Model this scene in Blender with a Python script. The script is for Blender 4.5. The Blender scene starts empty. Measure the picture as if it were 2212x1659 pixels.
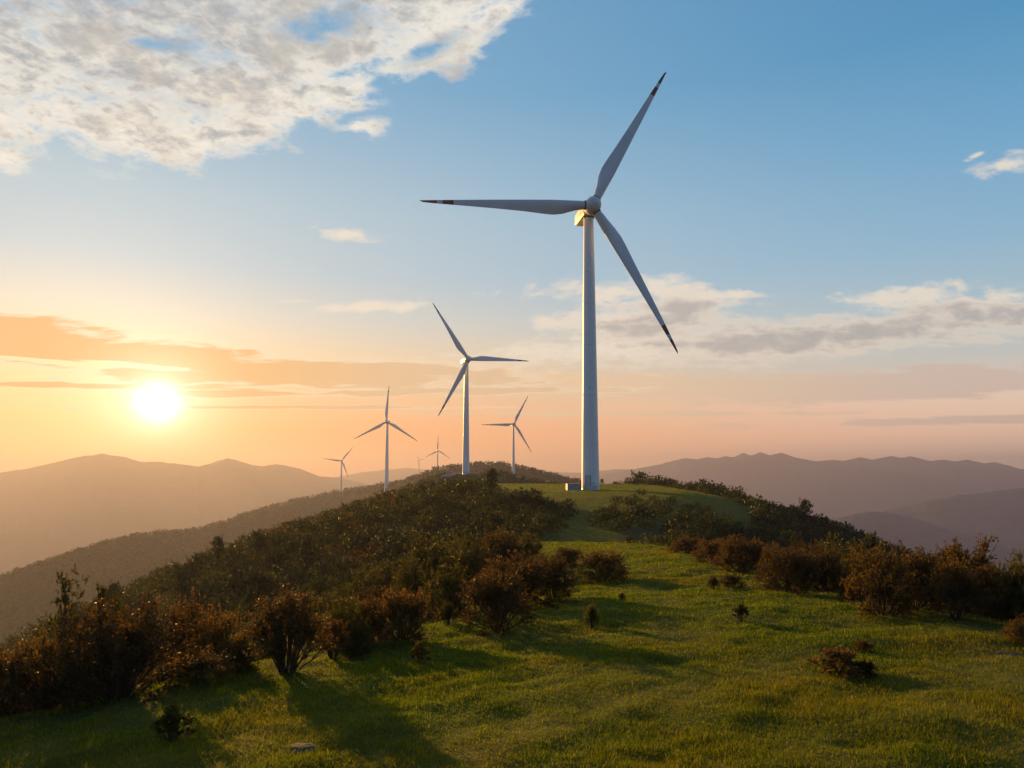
import bpy, math, random
import numpy as np
from mathutils import Vector, Matrix

random.seed(7)
SC = bpy.context.scene
COL = SC.collection
RNG = np.random.RandomState(11)

# ------------------------------------------------------------------ camera geometry (24 mm, level-ish, horizon a little below the middle)
FPX = 1475.0
PITCH = math.radians(3.5)
SHIFT = 0.04985
CF = np.array([0.0, math.cos(PITCH), math.sin(PITCH)])
CU = np.array([0.0, -math.sin(PITCH), math.cos(PITCH)])


def ray(px, py):
    a = (px - 1106.0) / FPX
    b = (829.5 - py) / FPX + SHIFT * 2212.0 / FPX
    d = CF + np.array([a, 0, 0]) + CU * b
    return d / d[1]                      # y component is 1: scale by the depth


def P(px, py, depth):
    return ray(px, py) * depth


# ------------------------------------------------------------------ numpy noise
_G = np.random.RandomState(5).rand(256, 256)


def vnoise(x, y, seed=0):
    x = np.asarray(x, float) + seed * 37.3
    y = np.asarray(y, float) + seed * 91.7
    xi = np.floor(x).astype(np.int64)
    yi = np.floor(y).astype(np.int64)
    fx = x - xi
    fy = y - yi
    fx = fx * fx * fx * (fx * (fx * 6 - 15) + 10)
    fy = fy * fy * fy * (fy * (fy * 6 - 15) + 10)
    a = _G[xi & 255, yi & 255]
    b = _G[(xi + 1) & 255, yi & 255]
    c = _G[xi & 255, (yi + 1) & 255]
    d = _G[(xi + 1) & 255, (yi + 1) & 255]
    return (a * (1 - fx) + b * fx) * (1 - fy) + (c * (1 - fx) + d * fx) * fy


def fbm(x, y, octaves=4, seed=0, gain=0.5):
    t = 0.0
    amp = 1.0
    tot = 0.0
    f = 1.0
    for k in range(octaves):
        t = t + amp * (vnoise(x * f, y * f, seed + k * 3) - 0.5)
        tot += amp
        amp *= gain
        f *= 2.03
    return t / tot * 2.0


def sstep(a, b, x):
    t = np.clip((x - a) / (b - a), 0, 1)
    return t * t * (3 - 2 * t)


# ------------------------------------------------------------------ the ridge the camera stands on
_YS = np.linspace(-200, 600, 3201)


def _key(ys, vs, smooth=9.0):
    t = np.interp(_YS, ys, vs)
    k = np.exp(-0.5 * (np.arange(-120, 121) * 0.25 / smooth) ** 2)
    k /= k.sum()
    return np.convolve(np.pad(t, 120, mode='edge'), k, 'valid')


KC = _key([-200, -60, -20, 8, 15, 25, 40, 58, 75, 95, 120, 140, 157, 175, 205, 225, 260, 320, 420, 600],
          [-60, -5, -2.4, -3.3, -3.7, -4.25, -4.95, -5.5, -7.6, -6.3, -4.2, -3.15, -2.95, -2.6, -2.0, -2.4, -8, -30, -85, -190], 4.0)
KE = _key([-200, -20, 8, 12, 14.5, 17, 20, 26, 32, 40, 58, 75, 95, 120, 140, 157, 205, 300],
          [-10, -10, -10, -9.3, -7.2, -4.6, -1.2, 0.2, 0.8, 1.2, 2.2, 2, 0, -4, -8, -9, -10, -10], 3.0)      # left edge of the meadow
KL = _key([-200, -20, 8, 15, 25, 40, 58, 75, 95, 120, 140, 157, 205, 300],
          [4, 4, 3.6, 3.6, 4.0, 3.6, 3.4, 2.5, 0, -4, -8, -9, -10, -10], 3.0)                      # where the ground starts to fall to the left
KR = _key([-200, -20, 8, 15, 20, 25, 40, 58, 75, 95, 120, 140, 157, 205, 300],
          [11, 11, 10.5, 10, 9.5, 9.2, 9.6, 9.5, 11, 16, 26, 34, 38, 38, 30], 3.0)
KF = _key([-200, -20, 8, 15, 20, 25, 40, 58, 75, 95, 120, 140, 157, 205, 300],
          [14, 14, 13, 12, 10.5, 9.6, 9.8, 9.5, 11, 16, 26, 34, 38, 38, 30], 3.0)                  # right edge of the meadow
KT = _key([0, 18, 30, 50, 75, 200], [0.055, 0.065, 0.10, 0.12, 0.0, 0.0], 4)                      # gentle tilt of the meadow to the left
KAL = _key([0, 14, 24, 50, 75, 100, 200], [0.12, 0.12, 0.14, 0.13, 0.15, 0.13, 0.13], 5)
KKL = _key([0, 15, 24, 50, 90, 200], [5, 5, 9, 34, 75, 75], 5)
KAR = _key([0, 45, 85, 200], [0.12, 0.14, 0.11, 0.11], 5)
KKR = _key([0, 45, 85, 200], [6, 10, 40, 40], 5)


def _at(t, y):
    return np.interp(y, _YS, t)


def ground_z(X, Y, micro=True):
    X = np.asarray(X, float)
    Y = np.asarray(Y, float)
    dl = np.maximum(0, _at(KE, Y) - 0.6 - X)
    dr = np.maximum(0, X - _at(KF, Y) - 0.6)
    tilt = _at(KT, Y) * np.clip(_at(KL, Y) - X, 0, 22) - 0.034 * np.clip(np.minimum(X, _at(KF, Y) + 1.0) - _at(KL, Y), 0, 12) * (1 - sstep(30, 60, Y))
    a, k = _at(KAL, Y), _at(KKL, Y)
    z = _at(KC, Y) - tilt - (a * dl + (0.62 - a) * (dl - k * (1 - np.exp(-dl / k))))
    a, k = _at(KAR, Y), _at(KKR, Y)
    z = z - (a * dr + (0.62 - a) * (dr - k * (1 - np.exp(-dr / k))))
    off = np.maximum(dl, dr)
    z = z + 0.16 * fbm(X / 7.0, Y / 7.0, 2, 3) + (0.9 * sstep(2, 25, off) + 0.10) * fbm(X / 26.0, Y / 26.0, 3, 8)
    if micro:
        near = 1 - sstep(45, 120, np.hypot(X, Y))
        z = z + near * (0.12 * fbm(X / 1.5, Y / 1.5, 3, 21) + 0.05 * fbm(X / 0.55, Y / 0.55, 2, 23) + 0.07 * np.abs(fbm(X / 3.1, Y / 3.1, 2, 44)))
    # outside the ridge: the valley floor
    r = np.hypot(X, Y)
    zv = -420 + 14 * fbm(X / 900.0, Y / 900.0, 3, 60)
    far = sstep(420, 900, r)
    z = z * (1 - far) + zv * far
    return np.maximum(z, zv)


_TS = np.concatenate([np.arange(4.5, 60, 0.05), np.arange(60, 330, 0.2)])


def hit(px, py):
    """where the line of sight through a point meets the ridge"""
    d = ray(px, py)
    g = ground_z(d[0] * _TS, _TS, micro=False)
    below = np.nonzero(d[2] * _TS < g)[0]
    if len(below) == 0:
        return None
    t = _TS[below[0]]
    return np.array([d[0] * t, t, float(ground_z(d[0] * t, t))])


# ------------------------------------------------------------------ mesh helpers
def mesh_np(name, V, F, mat=None, smooth=False, attrs=None):
    """V (n,3), F list of arrays (m,k) of one polygon size each"""
    me = bpy.data.meshes.new(name)
    V = np.ascontiguousarray(V, dtype=np.float32)
    if not isinstance(F, (list, tuple)):
        F = [F]
    F = [np.asarray(f, np.int32) for f in F if len(f)]
    loops = np.concatenate([f.ravel() for f in F])
    sizes = np.concatenate([np.full(len(f), f.shape[1], np.int32) for f in F])
    starts = np.concatenate([[0], np.cumsum(sizes)[:-1]]).astype(np.int32)
    me.vertices.add(len(V))
    me.vertices.foreach_set('co', V.ravel())
    me.loops.add(len(loops))
    me.loops.foreach_set('vertex_index', loops)
    me.polygons.add(len(sizes))
    me.polygons.foreach_set('loop_start', starts)
    me.polygons.foreach_set('loop_total', sizes)
    if smooth:
        me.polygons.foreach_set('use_smooth', np.ones(len(sizes), bool))
    for k, v in (attrs or {}).items():
        v = np.asarray(v, np.float32)
        if v.ndim == 1:
            at = me.attributes.new(k, 'FLOAT', 'POINT')
            at.data.foreach_set('value', v)
        elif v.shape[1] == 3:
            at = me.attributes.new(k, 'FLOAT_VECTOR', 'POINT')
            at.data.foreach_set('vector', v.ravel())
        else:
            at = me.attributes.new(k, 'FLOAT_COLOR', 'POINT')
            at.data.foreach_set('color', v.ravel())
    me.update(calc_edges=True)
    me.validate()
    if mat:
        me.materials.append(mat)
    return me


def obj(name, me, parent=None):
    o = bpy.data.objects.new(name, me)
    COL.objects.link(o)
    if parent:
        o.parent = parent
    return o


def empty(name, loc=(0, 0, 0)):
    o = bpy.data.objects.new(name, None)
    COL.objects.link(o)
    o.location = loc
    o.empty_display_size = 0.3
    return o


def tag(o, label=None, cat=None, group=None, kind=None):
    if label:
        o['label'] = label
    if cat:
        o['category'] = cat
    if group:
        o['group'] = group
    if kind:
        o['kind'] = kind
    return o


def grid_faces(nr, nc):
    i = np.arange(nr - 1)[:, None] * nc + np.arange(nc - 1)[None, :]
    i = i.ravel()
    return np.stack([i, i + 1, i + nc + 1, i + nc], 1)


# ------------------------------------------------------------------ node helpers
class NT:
    def __init__(self, tree):
        self.t = tree
        self.n = tree.nodes
        self.l = tree.links

    def new(self, kind, **kw):
        n = self.n.new(kind)
        for k, v in kw.items():
            setattr(n, k, v)
        return n

    def put(self, sock, v):
        if hasattr(v, 'is_output') or isinstance(v, bpy.types.NodeSocket):
            self.l.new(v, sock)
        else:
            sock.default_value = v

    def m(self, op, a, b=None, c=None, clamp=False):
        n = self.new('ShaderNodeMath', operation=op)
        n.use_clamp = clamp
        for i, v in enumerate((a, b, c)):
            if v is not None:
                self.put(n.inputs[i], v)
        return n.outputs[0]

    def vm(self, op, a, b=None):
        n = self.new('ShaderNodeVectorMath', operation=op)
        self.put(n.inputs[0], a)
        if b is not None:
            self.put(n.inputs[1], b)
        return n.outputs['Value'] if op in ('DOT_PRODUCT', 'LENGTH') else n.outputs[0]

    def xyz(self, x, y, z):
        n = self.new('ShaderNodeCombineXYZ')
        for i, v in enumerate((x, y, z)):
            self.put(n.inputs[i], v)
        return n.outputs[0]

    def sep(self, v):
        n = self.new('ShaderNodeSeparateXYZ')
        self.l.new(v, n.inputs[0])
        return n.outputs

    def mix(self, f, a, b, blend='MIX'):
        n = self.new('ShaderNodeMix', data_type='RGBA', blend_type=blend)
        self.put(n.inputs['Factor'], f)
        self.put(n.inputs[6], a)
        self.put(n.inputs[7], b)
        return n.outputs[2]

    def ramp(self, f, stops, interp='LINEAR'):
        n = self.new('ShaderNodeValToRGB')
        n.color_ramp.interpolation = interp
        e = n.color_ramp.elements
        while len(e) < len(stops):
            e.new(0.5)
        for q, (p, c) in zip(e, stops):
            q.position = p
            q.color = (*c[:3], 1) if hasattr(c, '__len__') else (c, c, c, 1)
        self.put(n.inputs[0], f)
        return n.outputs[0]

    def smooth(self, x, lo, hi, a=0.0, b=1.0):
        n = self.new('ShaderNodeMapRange', interpolation_type='SMOOTHSTEP')
        self.put(n.inputs[0], x)
        self.put(n.inputs[1], lo)
        self.put(n.inputs[2], hi)
        self.put(n.inputs[3], a)
        self.put(n.inputs[4], b)
        return n.outputs[0]

    def noise(self, vec, scale, detail=5, rough=0.55, dist=0.0, dims='3D'):
        n = self.new('ShaderNodeTexNoise', noise_dimensions=dims)
        if vec is not None:
            self.l.new(vec, n.inputs['Vector'])
        n.inputs['Scale'].default_value = scale
        n.inputs['Detail'].default_value = detail
        n.inputs['Roughness'].default_value = rough
        n.inputs['Distortion'].default_value = dist
        return n.outputs[0]

    def attr(self, name):
        n = self.new('ShaderNodeAttribute')
        n.attribute_name = name
        return n.outputs


def material(name):
    m = bpy.data.materials.new(name)
    m.use_nodes = True
    m.node_tree.nodes.clear()
    t = NT(m.node_tree)
    out = t.new('ShaderNodeOutputMaterial')
    return m, t, out


def lin(r, g, b):
    def f(c):
        c /= 255.0
        return c / 12.92 if c <= 0.04045 else ((c + 0.055) / 1.055) ** 2.4
    return (f(r), f(g), f(b))


# ------------------------------------------------------------------ camera, view
cam = bpy.data.cameras.new('camera')
cam.lens = 36.0 * FPX / 2212.0
cam.sensor_width = 36.0
cam.shift_y = SHIFT
cam.clip_start = 0.1
cam.clip_end = 40000.0
camo = bpy.data.objects.new('camera', cam)
COL.objects.link(camo)
camo.rotation_euler = (math.pi / 2 + PITCH, 0, 0)
SC.camera = camo
SC.view_settings.view_transform = 'Standard'
SC.view_settings.look = 'None'
SC.view_settings.gamma = 1.0
SC.view_settings.exposure = 0.95
SC.view_settings.use_curve_mapping = False
SC.render.engine = 'CYCLES'
cy = SC.cycles
cy.use_denoising = True
cy.denoiser = 'OPENIMAGEDENOISE'
cy.max_bounces = 6
cy.diffuse_bounces = 3
cy.glossy_bounces = 2
cy.transmission_bounces = 4
cy.volume_bounces = 1
cy.transparent_max_bounces = 8
cy.sample_clamp_indirect = 5.0
cy.sample_clamp_direct = 5.0
cy.use_adaptive_sampling = True
cy.adaptive_threshold = 0.012
cy.caustics_reflective = False
cy.caustics_refractive = False

# ------------------------------------------------------------------ sun
SUN = ray(340, 872)
SUN = SUN / np.linalg.norm(SUN)
SUN_EL = math.asin(SUN[2]) + math.radians(3.4)      # the lamp follows the shadows on the meadow, a little above and left of the disc
SUN_AZ = math.atan2(SUN[0], SUN[1]) - math.radians(4.5)
sun = bpy.data.lights.new('sun', 'SUN')
sun.energy = 5.0
sun.angle = math.radians(0.55)
sun.color = (1.0, 0.54, 0.12)
suno = bpy.data.objects.new('sun', sun)
COL.objects.link(suno)
suno.rotation_euler = Vector((math.sin(SUN_AZ) * math.cos(SUN_EL), math.cos(SUN_AZ) * math.cos(SUN_EL), math.sin(SUN_EL))).to_track_quat('Z', 'Y').to_euler()


# ------------------------------------------------------------------ sky with clouds
def build_world():
    w = bpy.data.worlds.new('World')
    SC.world = w
    w.use_nodes = True
    w.node_tree.nodes.clear()
    t = NT(w.node_tree)
    out = t.new('ShaderNodeOutputWorld')
    bg = t.new('ShaderNodeBackground')
    t.l.new(bg.outputs[0], out.inputs[0])
    tc = t.new('ShaderNodeTexCoord')
    d = tc.outputs['Generated']
    x, y, z = t.sep(d)[:]
    sky = t.new('ShaderNodeTexSky', sky_type='NISHITA')
    sky.sun_disc = False
    sky.sun_elevation = SUN_EL
    sky.sun_rotation = SUN_AZ
    sky.altitude = 900
    sky.air_density = 1.2
    sky.dust_density = 2.5
    sky.ozone_density = 1.5
    nish = t.vm('SCALE', sky.outputs[0])
    nish.node.inputs['Scale'].default_value = 0.1

    el = t.m('MULTIPLY', t.m('ARCSINE', z), 180 / math.pi)
    az = t.m('MULTIPLY', t.m('ARCTAN2', x, y), 180 / math.pi)
    E = t.m('DIVIDE', el, 60.0, clamp=True)
    S = lambda *c: lin(*c)
    near = t.ramp(E, [(0.0, S(262, 146, 76)), (3.5 / 60, S(264, 162, 92)), (6.6 / 60, S(248, 192, 140)),
                      (9.5 / 60, S(242, 212, 172)), (12.5 / 60, S(212, 212, 203)), (16 / 60, S(182, 204, 216)),
                      (21 / 60, S(170, 200, 216)), (30 / 60, S(118, 176, 212)), (1.0, S(64, 128, 186))])
    far = t.ramp(E, [(0.0, S(255, 222, 200)), (3.0 / 60, S(276, 230, 198)), (5.5 / 60, S(262, 230, 206)),
                     (8.5 / 60, S(204, 212, 210)), (13 / 60, S(164, 200, 218)), (17 / 60, S(136, 188, 219)),
                     (23 / 60, S(102, 170, 212)), (30 / 60, S(70, 149, 196)), (1.0, S(44, 104, 164))])
    dz = t.m('ABSOLUTE', t.m('SUBTRACT', az, math.degrees(math.atan2(SUN[0], SUN[1]))))
    f = t.smooth(dz, 8.0, 78.0)
    base = t.mix(f, near, far)
    base = t.mix(0.12, base, nish)

    # --- cloud coordinates: a flat layer seen in perspective
    inv = t.m('DIVIDE', 1.0, t.m('ADD', t.m('MAXIMUM', z, 0.0), 0.10))
    yy = t.m('MAXIMUM', y, 0.05)
    U = t.m('DIVIDE', x, yy)
    V = t.m('DIVIDE', z, yy)
    q = t.xyz(t.m('MULTIPLY', x, inv), t.m('MULTIPLY', y, inv), 0.0)
    front = t.smooth(y, 0.12, 0.35)
    n1 = t.noise(q, 5.2, 8, 0.60, 0.25)
    n2 = t.noise(t.vm('ADD', q, (7.3, 2.1, 0)), 2.1, 6, 0.6, 0.3)
    uv = t.xyz(U, t.m('MULTIPLY', V, 1.9), 0.0)
    n6 = t.noise(uv, 26.0, 7, 0.62, 0.3)
    n7 = t.noise(t.vm('ADD', uv, (3.1, 5.7, 0)), 9.0, 5, 0.6, 0.2)
    n3 = t.noise(t.vm('ADD', q, (1.3, 9.1, 0)), 14.0, 6, 0.62, 0.2)

    def blob(px, py, hw, hh, slope=0.0):
        r = ray(px, py)
        cu, cv = float(r[0]), float(r[2])
        du = t.m('SUBTRACT', U, cu)
        dv = t.m('SUBTRACT', t.m('SUBTRACT', V, cv), t.m('MULTIPLY', du, slope))
        a = t.m('DIVIDE', du, hw / FPX)
        b = t.m('DIVIDE', dv, hh / FPX)
        return t.m('SUBTRACT', 1.0, t.m('SQRT', t.m('ADD', t.m('MULTIPLY', a, a), t.m('MULTIPLY', b, b))))

    def union(bs):
        r = bs[0]
        for b in bs[1:]:
            r = t.m('SMOOTH_MAX', r, b, 0.25)
        return r

    def cen(n, k):
        return t.m('MULTIPLY', t.m('SUBTRACT', n, 0.5), k)

    # A: the broken sheet at upper left; lies above a curved edge
    pts = [(-300, 250), (0, 305), (230, 352), (450, 358), (620, 305), (770, 235), (900, 172), (1040, 100), (1140, 30), (1290, -60), (1500, -260), (1700, -500)]
    uv = [ray(*p) for p in pts]
    u0, u1 = uv[0][0], uv[-1][0]
    vmax = 1.6
    fac = t.m('DIVIDE', t.m('SUBTRACT', U, float(u0)), float(u1 - u0), clamp=True)
    edge = t.m('MULTIPLY', t.ramp(fac, [((p[0] - u0) / (u1 - u0), float(p[2] / vmax)) for p in uv]), vmax)
    da = t.m('MULTIPLY', t.m('SUBTRACT', V, edge), FPX)
    ma = t.m('MINIMUM', t.m('DIVIDE', da, 70.0), 0.75)
    gaps = union([blob(690, 60, 150, 75, 0.2), blob(930, 105, 110, 34, 0.5), blob(330, 95, 130, 26, -0.1), blob(60, 380, 50, 20)])
    ma = t.m('SUBTRACT', ma, t.m('MULTIPLY', t.m('MAXIMUM', t.m('ADD', gaps, cen(n1, 2.0)), 0.0), 1.1))
    ma = union([ma, t.m('MULTIPLY', blob(15, 345, 50, 26, -0.2), 0.8), t.m('MULTIPLY', blob(770, 275, 40, 20, 0.1), 0.6)])
    ma = t.m('ADD', t.m('ADD', ma, t.m('ADD', cen(n1, 4.6), cen(n2, 1.6))), t.m('ADD', t.m('ADD', cen(n3, 2.2), cen(n6, 1.2)), 0.18))
    A = t.smooth(ma, -0.15, 1.0)
    thick = t.smooth(t.m('ADD', t.m('DIVIDE', da, 190.0), t.m('ADD', cen(n2, 2.2), t.m('ADD', cen(n1, 5.0), t.m('ADD', cen(n3, 5.0), cen(n6, 3.0))))), -0.1, 1.7)
    n8 = t.noise(t.vm('ADD', q, (4.4, 0.6, 0)), 26.0, 6, 0.62, 0.35)
    thick = t.m('MULTIPLY', t.m('MULTIPLY_ADD', thick, 0.85, 0.12), t.smooth(t.m('ADD', t.m('MULTIPLY', n8, 0.55), t.m('MULTIPLY', n3, 0.45)), 0.32, 0.62, 0.30, 1.0))
    ca = t.mix(thick, (*S(254, 246, 230), 1), (*S(164, 170, 174), 1))
    warm = t.smooth(t.m('ADD', n2, cen(n1, 0.8)), 0.48, 0.72)
    ca = t.mix(t.m('MULTIPLY', warm, 0.35), ca, (*S(222, 206, 182), 1))
    A = t.m('MULTIPLY', t.m('MULTIPLY', A, front), 0.93)

    # B: long orange bank over the sun, C: grey wisps at right, D: low veil
    n4 = t.noise(t.vm('MULTIPLY', q, (0.55, 1.0, 1.0)), 2.6, 7, 0.58, 0.15)
    n5 = t.noise(t.vm('MULTIPLY', q, (0.5, 1.0, 1.0)), 7.0, 6, 0.6, 0.1)
    nn = t.m('ADD', cen(n4, 3.6), cen(n5, 2.4))

    b1 = union([blob(40, 735, 460, 60, -0.16), blob(330, 768, 330, 50, -0.14), blob(600, 808, 560, 34, -0.03),
                blob(850, 800, 320, 20, -0.02)])
    b2 = union([blob(180, 833, 380, 7, -0.02), blob(620, 880, 420, 5, 0.0), blob(470, 850, 200, 8, -0.02), blob(1000, 845, 350, 10, 0.02)])
    gap = union([blob(320, 792, 190, 9, -0.09), blob(120, 782, 160, 7, -0.1)])
    mb = t.m('SUBTRACT', t.m('ADD', t.m('MAXIMUM', b1, b2), t.m('MULTIPLY', nn, 0.62)), t.m('MULTIPLY', t.m('MAXIMUM', gap, 0.0), 1.3))
    B = t.m('MULTIPLY', t.m('MULTIPLY', t.smooth(mb, -0.22, 0.25), front), 0.9)
    cb = t.mix(t.smooth(mb, -0.1, 0.35), (*S(255, 243, 212), 1), (*S(240, 186, 120), 1))
    cb = t.mix(t.smooth(U, float(ray(450, 800)[0]), float(ray(1000, 800)[0])), cb,
               t.mix(t.smooth(mb, -0.1, 0.35), (*S(248, 232, 204), 1), (*S(226, 194, 156), 1)))

    c1 = union([blob(1650, 728, 240, 58, 0.08), blob(1900, 712, 460, 40, 0.12), blob(2180, 680, 250, 20, 0.14), blob(1450, 690, 190, 50, 0.1),
                blob(1560, 745, 260, 20, 0.0)])
    c2 = union([blob(1340, 632, 215, 36, 0.02), blob(1420, 610, 80, 24), blob(1350, 690, 190, 34, 0.05), blob(1950, 640, 190, 30, 0.12), blob(2180, 640, 130, 22, 0.1), blob(1560, 640, 160, 16, 0.0),
                blob(1300, 755, 330, 36, 0.02), blob(2175, 358, 85, 26, 0.25), blob(2110, 335, 26, 8, 0.4), blob(745, 505, 75, 17, -0.12), blob(790, 665, 150, 15, 0.04), blob(640, 650, 60, 4)])
    mc1 = t.m('ADD', c1, t.m('ADD', t.m('MULTIPLY', nn, 0.6), t.m('ADD', cen(n6, 1.5), cen(n7, 1.6))))
    mc2 = t.m('ADD', t.m('SUBTRACT', c2, 0.12), t.m('ADD', t.m('MULTIPLY', nn, 0.5), t.m('ADD', cen(n6, 2.2), cen(n7, 1.8))))
    C1 = t.m('MULTIPLY', t.m('MULTIPLY', t.smooth(mc1, -0.45, 0.45), front), 0.86)
    C2 = t.m('MULTIPLY', t.m('MULTIPLY', t.smooth(mc2, -0.25, 0.75), front), 0.85)
    cc1 = t.mix(t.m('MULTIPLY', t.smooth(mc1, -0.1, 0.9), t.smooth(t.m('ADD', t.m('MULTIPLY', n6, 0.5), t.m('MULTIPLY', n7, 0.5)), 0.36, 0.58, 0.45, 1.0)), (*S(240, 225, 206), 1), (*S(180, 176, 172), 1))
    cc2 = (*S(240, 228, 210), 1)

    d1 = union([blob(1500, 836, 600, 27, 0.01), blob(2000, 828, 520, 32, 0.05), blob(1150, 820, 260, 18, -0.02), blob(2150, 905, 420, 9, 0.03), blob(1350, 893, 380, 6, 0.0)])
    md = t.m('ADD', d1, t.m('ADD', t.m('MULTIPLY', nn, 0.55), cen(n7, 1.6)))
    D = t.m('MULTIPLY', t.m('MULTIPLY', t.smooth(md, -0.3, 0.25), front), 0.75)
    cd = t.mix(t.smooth(U, float(ray(1150, 830)[0]), float(ray(2100, 830)[0])), (*S(238, 206, 166), 1), (*S(214, 192, 176), 1))

    col = t.mix(A, base, ca)
    col = t.mix(D, col, cd)
    col = t.mix(B, col, cb)
    col = t.mix(C2, col, cc2)
    col = t.mix(C1, col, cc1)

    # the sun and its aureole
    sd = t.vm('DOT_PRODUCT', d, tuple(float(v) for v in SUN))
    th = t.m('MULTIPLY', t.m('ARCCOSINE', t.m('MINIMUM', sd, 1.0)), 180 / math.pi)
    core = t.m('MULTIPLY', t.m('EXPONENT', t.m('MULTIPLY', t.m('POWER', t.m('DIVIDE', th, 1.3), 2.0), -1.0)), 2.2)
    bloom = t.m('MULTIPLY', t.m('EXPONENT', t.m('MULTIPLY', t.m('POWER', t.m('DIVIDE', th, 3.8), 2.0), -1.0)), 0.5)
    core = t.m('ADD', core, bloom)
    halo = t.m('MULTIPLY', t.m('EXPONENT', t.m('MULTIPLY', th, -1 / 3.2)), 0.34)
    g1 = t.vm('SCALE', (1.0, 0.93, 0.80))
    t.l.new(core, g1.node.inputs['Scale'])
    g2 = t.vm('SCALE', (1.0, 0.68, 0.36))
    t.l.new(halo, g2.node.inputs['Scale'])
    col = t.vm('ADD', t.vm('ADD', col, g1), g2)

    # the part of the sky away from the sunset is deeper
    col = t.mix(t.smooth(y, -0.45, 0.25, 1.0, 0.0), col, t.vm('MULTIPLY', col, (0.44, 0.56, 0.68)))
    # below the horizon: dim ground light
    col = t.mix(t.smooth(z, -0.06, -0.004, 1.0, 0.0), col, (0.10, 0.09, 0.07, 1))
    t.l.new(col, bg.inputs['Color'])
    bg.inputs['Strength'].default_value = 0.53
    w.cycles.sampling_method = 'MANUAL'
    w.cycles.sample_map_resolution = 1024


build_world()

# ------------------------------------------------------------------ materials of the land
def mat_meadow():
    m, t, out = material('meadow_ground')
    g = t.new('ShaderNodeNewGeometry').outputs['Position']
    a = t.noise(g, 0.35, 6, 0.6)
    b = t.noise(g, 3.0, 6, 0.65)
    c = t.noise(g, 0.06, 4, 0.6)
    fine = t.noise(g, 14.0, 4, 0.7)
    grass = t.mix(t.smooth(b, 0.35, 0.68), (0.060, 0.070, 0.006, 1), (0.115, 0.118, 0.012, 1))
    grass = t.mix(t.m('MULTIPLY', t.smooth(a, 0.50, 0.70), 0.65), grass, (0.105, 0.080, 0.016, 1))
    soil = t.mix(fine, (0.030, 0.022, 0.010, 1), (0.060, 0.044, 0.018, 1))
    brush = t.mix(t.smooth(b, 0.3, 0.7), (0.022, 0.026, 0.008, 1), (0.060, 0.052, 0.016, 1))
    col = t.mix(t.m('MULTIPLY', t.smooth(fine, 0.52, 0.75), 0.35), grass, soil)
    w = t.attr('meadow')[2]
    col = t.mix(w, brush, col)
    bs = t.new('ShaderNodeBsdfPrincipled')
    t.l.new(col, bs.inputs['Base Color'])
    bs.inputs['Roughness'].default_value = 0.95
    bs.inputs['Specular IOR Level'].default_value = 0.1
    bmp = t.new('ShaderNodeBump')
    bmp.inputs['Strength'].default_value = 0.9
    bmp.inputs['Distance'].default_value = 0.12
    t.l.new(t.m('ADD', b, t.m('MULTIPLY', fine, 0.6)), bmp.inputs['Height'])
    t.l.new(bmp.outputs[0], bs.inputs['Normal'])
    t.l.new(bs.outputs[0], out.inputs[0])
    return m


def mat_forest(name, c0, c1, scale, bump):
    m, t, out = material(name)
    g = t.new('ShaderNodeNewGeometry').outputs['Position']
    a = t.noise(g, scale, 5, 0.65)
    b = t.noise(g, scale * 0.12, 4, 0.6)
    col = t.mix(t.smooth(t.m('ADD', t.m('MULTIPLY', a, 0.6), t.m('MULTIPLY', b, 0.4)), 0.35, 0.65), (*c0, 1), (*c1, 1))
    bs = t.new('ShaderNodeBsdfPrincipled')
    t.l.new(col, bs.inputs['Base Color'])
    bs.inputs['Roughness'].default_value = 0.95
    bs.inputs['Specular IOR Level'].default_value = 0.05
    bmp = t.new('ShaderNodeBump')
    bmp.inputs['Strength'].default_value = 0.8
    bmp.inputs['Distance'].default_value = bump
    t.l.new(a, bmp.inputs['Height'])
    t.l.new(bmp.outputs[0], bs.inputs['Normal'])
    t.l.new(bs.outputs[0], out.inputs[0])
    return m


M_MEADOW = mat_meadow()
M_HILL = mat_forest('scrub_hill', (0.020, 0.024, 0.007), (0.060, 0.056, 0.016), 0.25, 2.0)
M_MOUNT_R = mat_forest('haze_blue_mountain', (0.034, 0.062, 0.070), (0.060, 0.090, 0.096), 0.02, 18.0)  # woods with the cool blue of the haze mixed into their base colour
M_MOUNT = mat_forest('wooded_mountain', (0.030, 0.034, 0.020), (0.060, 0.060, 0.032), 0.02, 18.0)


# ------------------------------------------------------------------ the ground sheet
def spread(lo, fine_lo, fine_hi, hi, step, grow):
    a = list(np.arange(fine_lo, fine_hi, step))
    s = step
    while a[-1] < hi:
        s *= grow
        a.append(a[-1] + s)
    s = step
    b = []
    c = fine_lo
    while c > lo:
        s *= grow
        c -= s
        b.append(c)
    return np.array(b[::-1] + a)


FARX = 8000.0


def meadow_mask(X, Y):
    l, r = _at(KE, Y), _at(KF, Y)
    e = 1.6 * fbm(X / 5.0, Y / 5.0, 3, 31) + 3.0 * fbm(X / 22.0, Y / 22.0, 2, 37) * sstep(60, 100, Y)
    return sstep(-1.5, 1.5, X - l + e) * sstep(-1.5, 1.5, r - X + e + 26 * sstep(85, 120, Y))


def build_ground():
    xs = spread(-FARX, -12, 14, FARX, 0.22, 1.028)
    ys = spread(-FARX, 4, 30, FARX, 0.22, 1.028)
    X, Y = np.meshgrid(xs, ys)
    Z = ground_z(X, Y)
    V = np.stack([X.ravel(), Y.ravel(), Z.ravel()], 1)
    me = mesh_np('ground', V, grid_faces(len(ys), len(xs)), M_MEADOW, True, {'meadow': meadow_mask(X.ravel(), Y.ravel())})
    tag(obj('ground', me), 'grassy ridge sloping down into a hazy valley', kind='structure')


build_ground()


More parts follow.
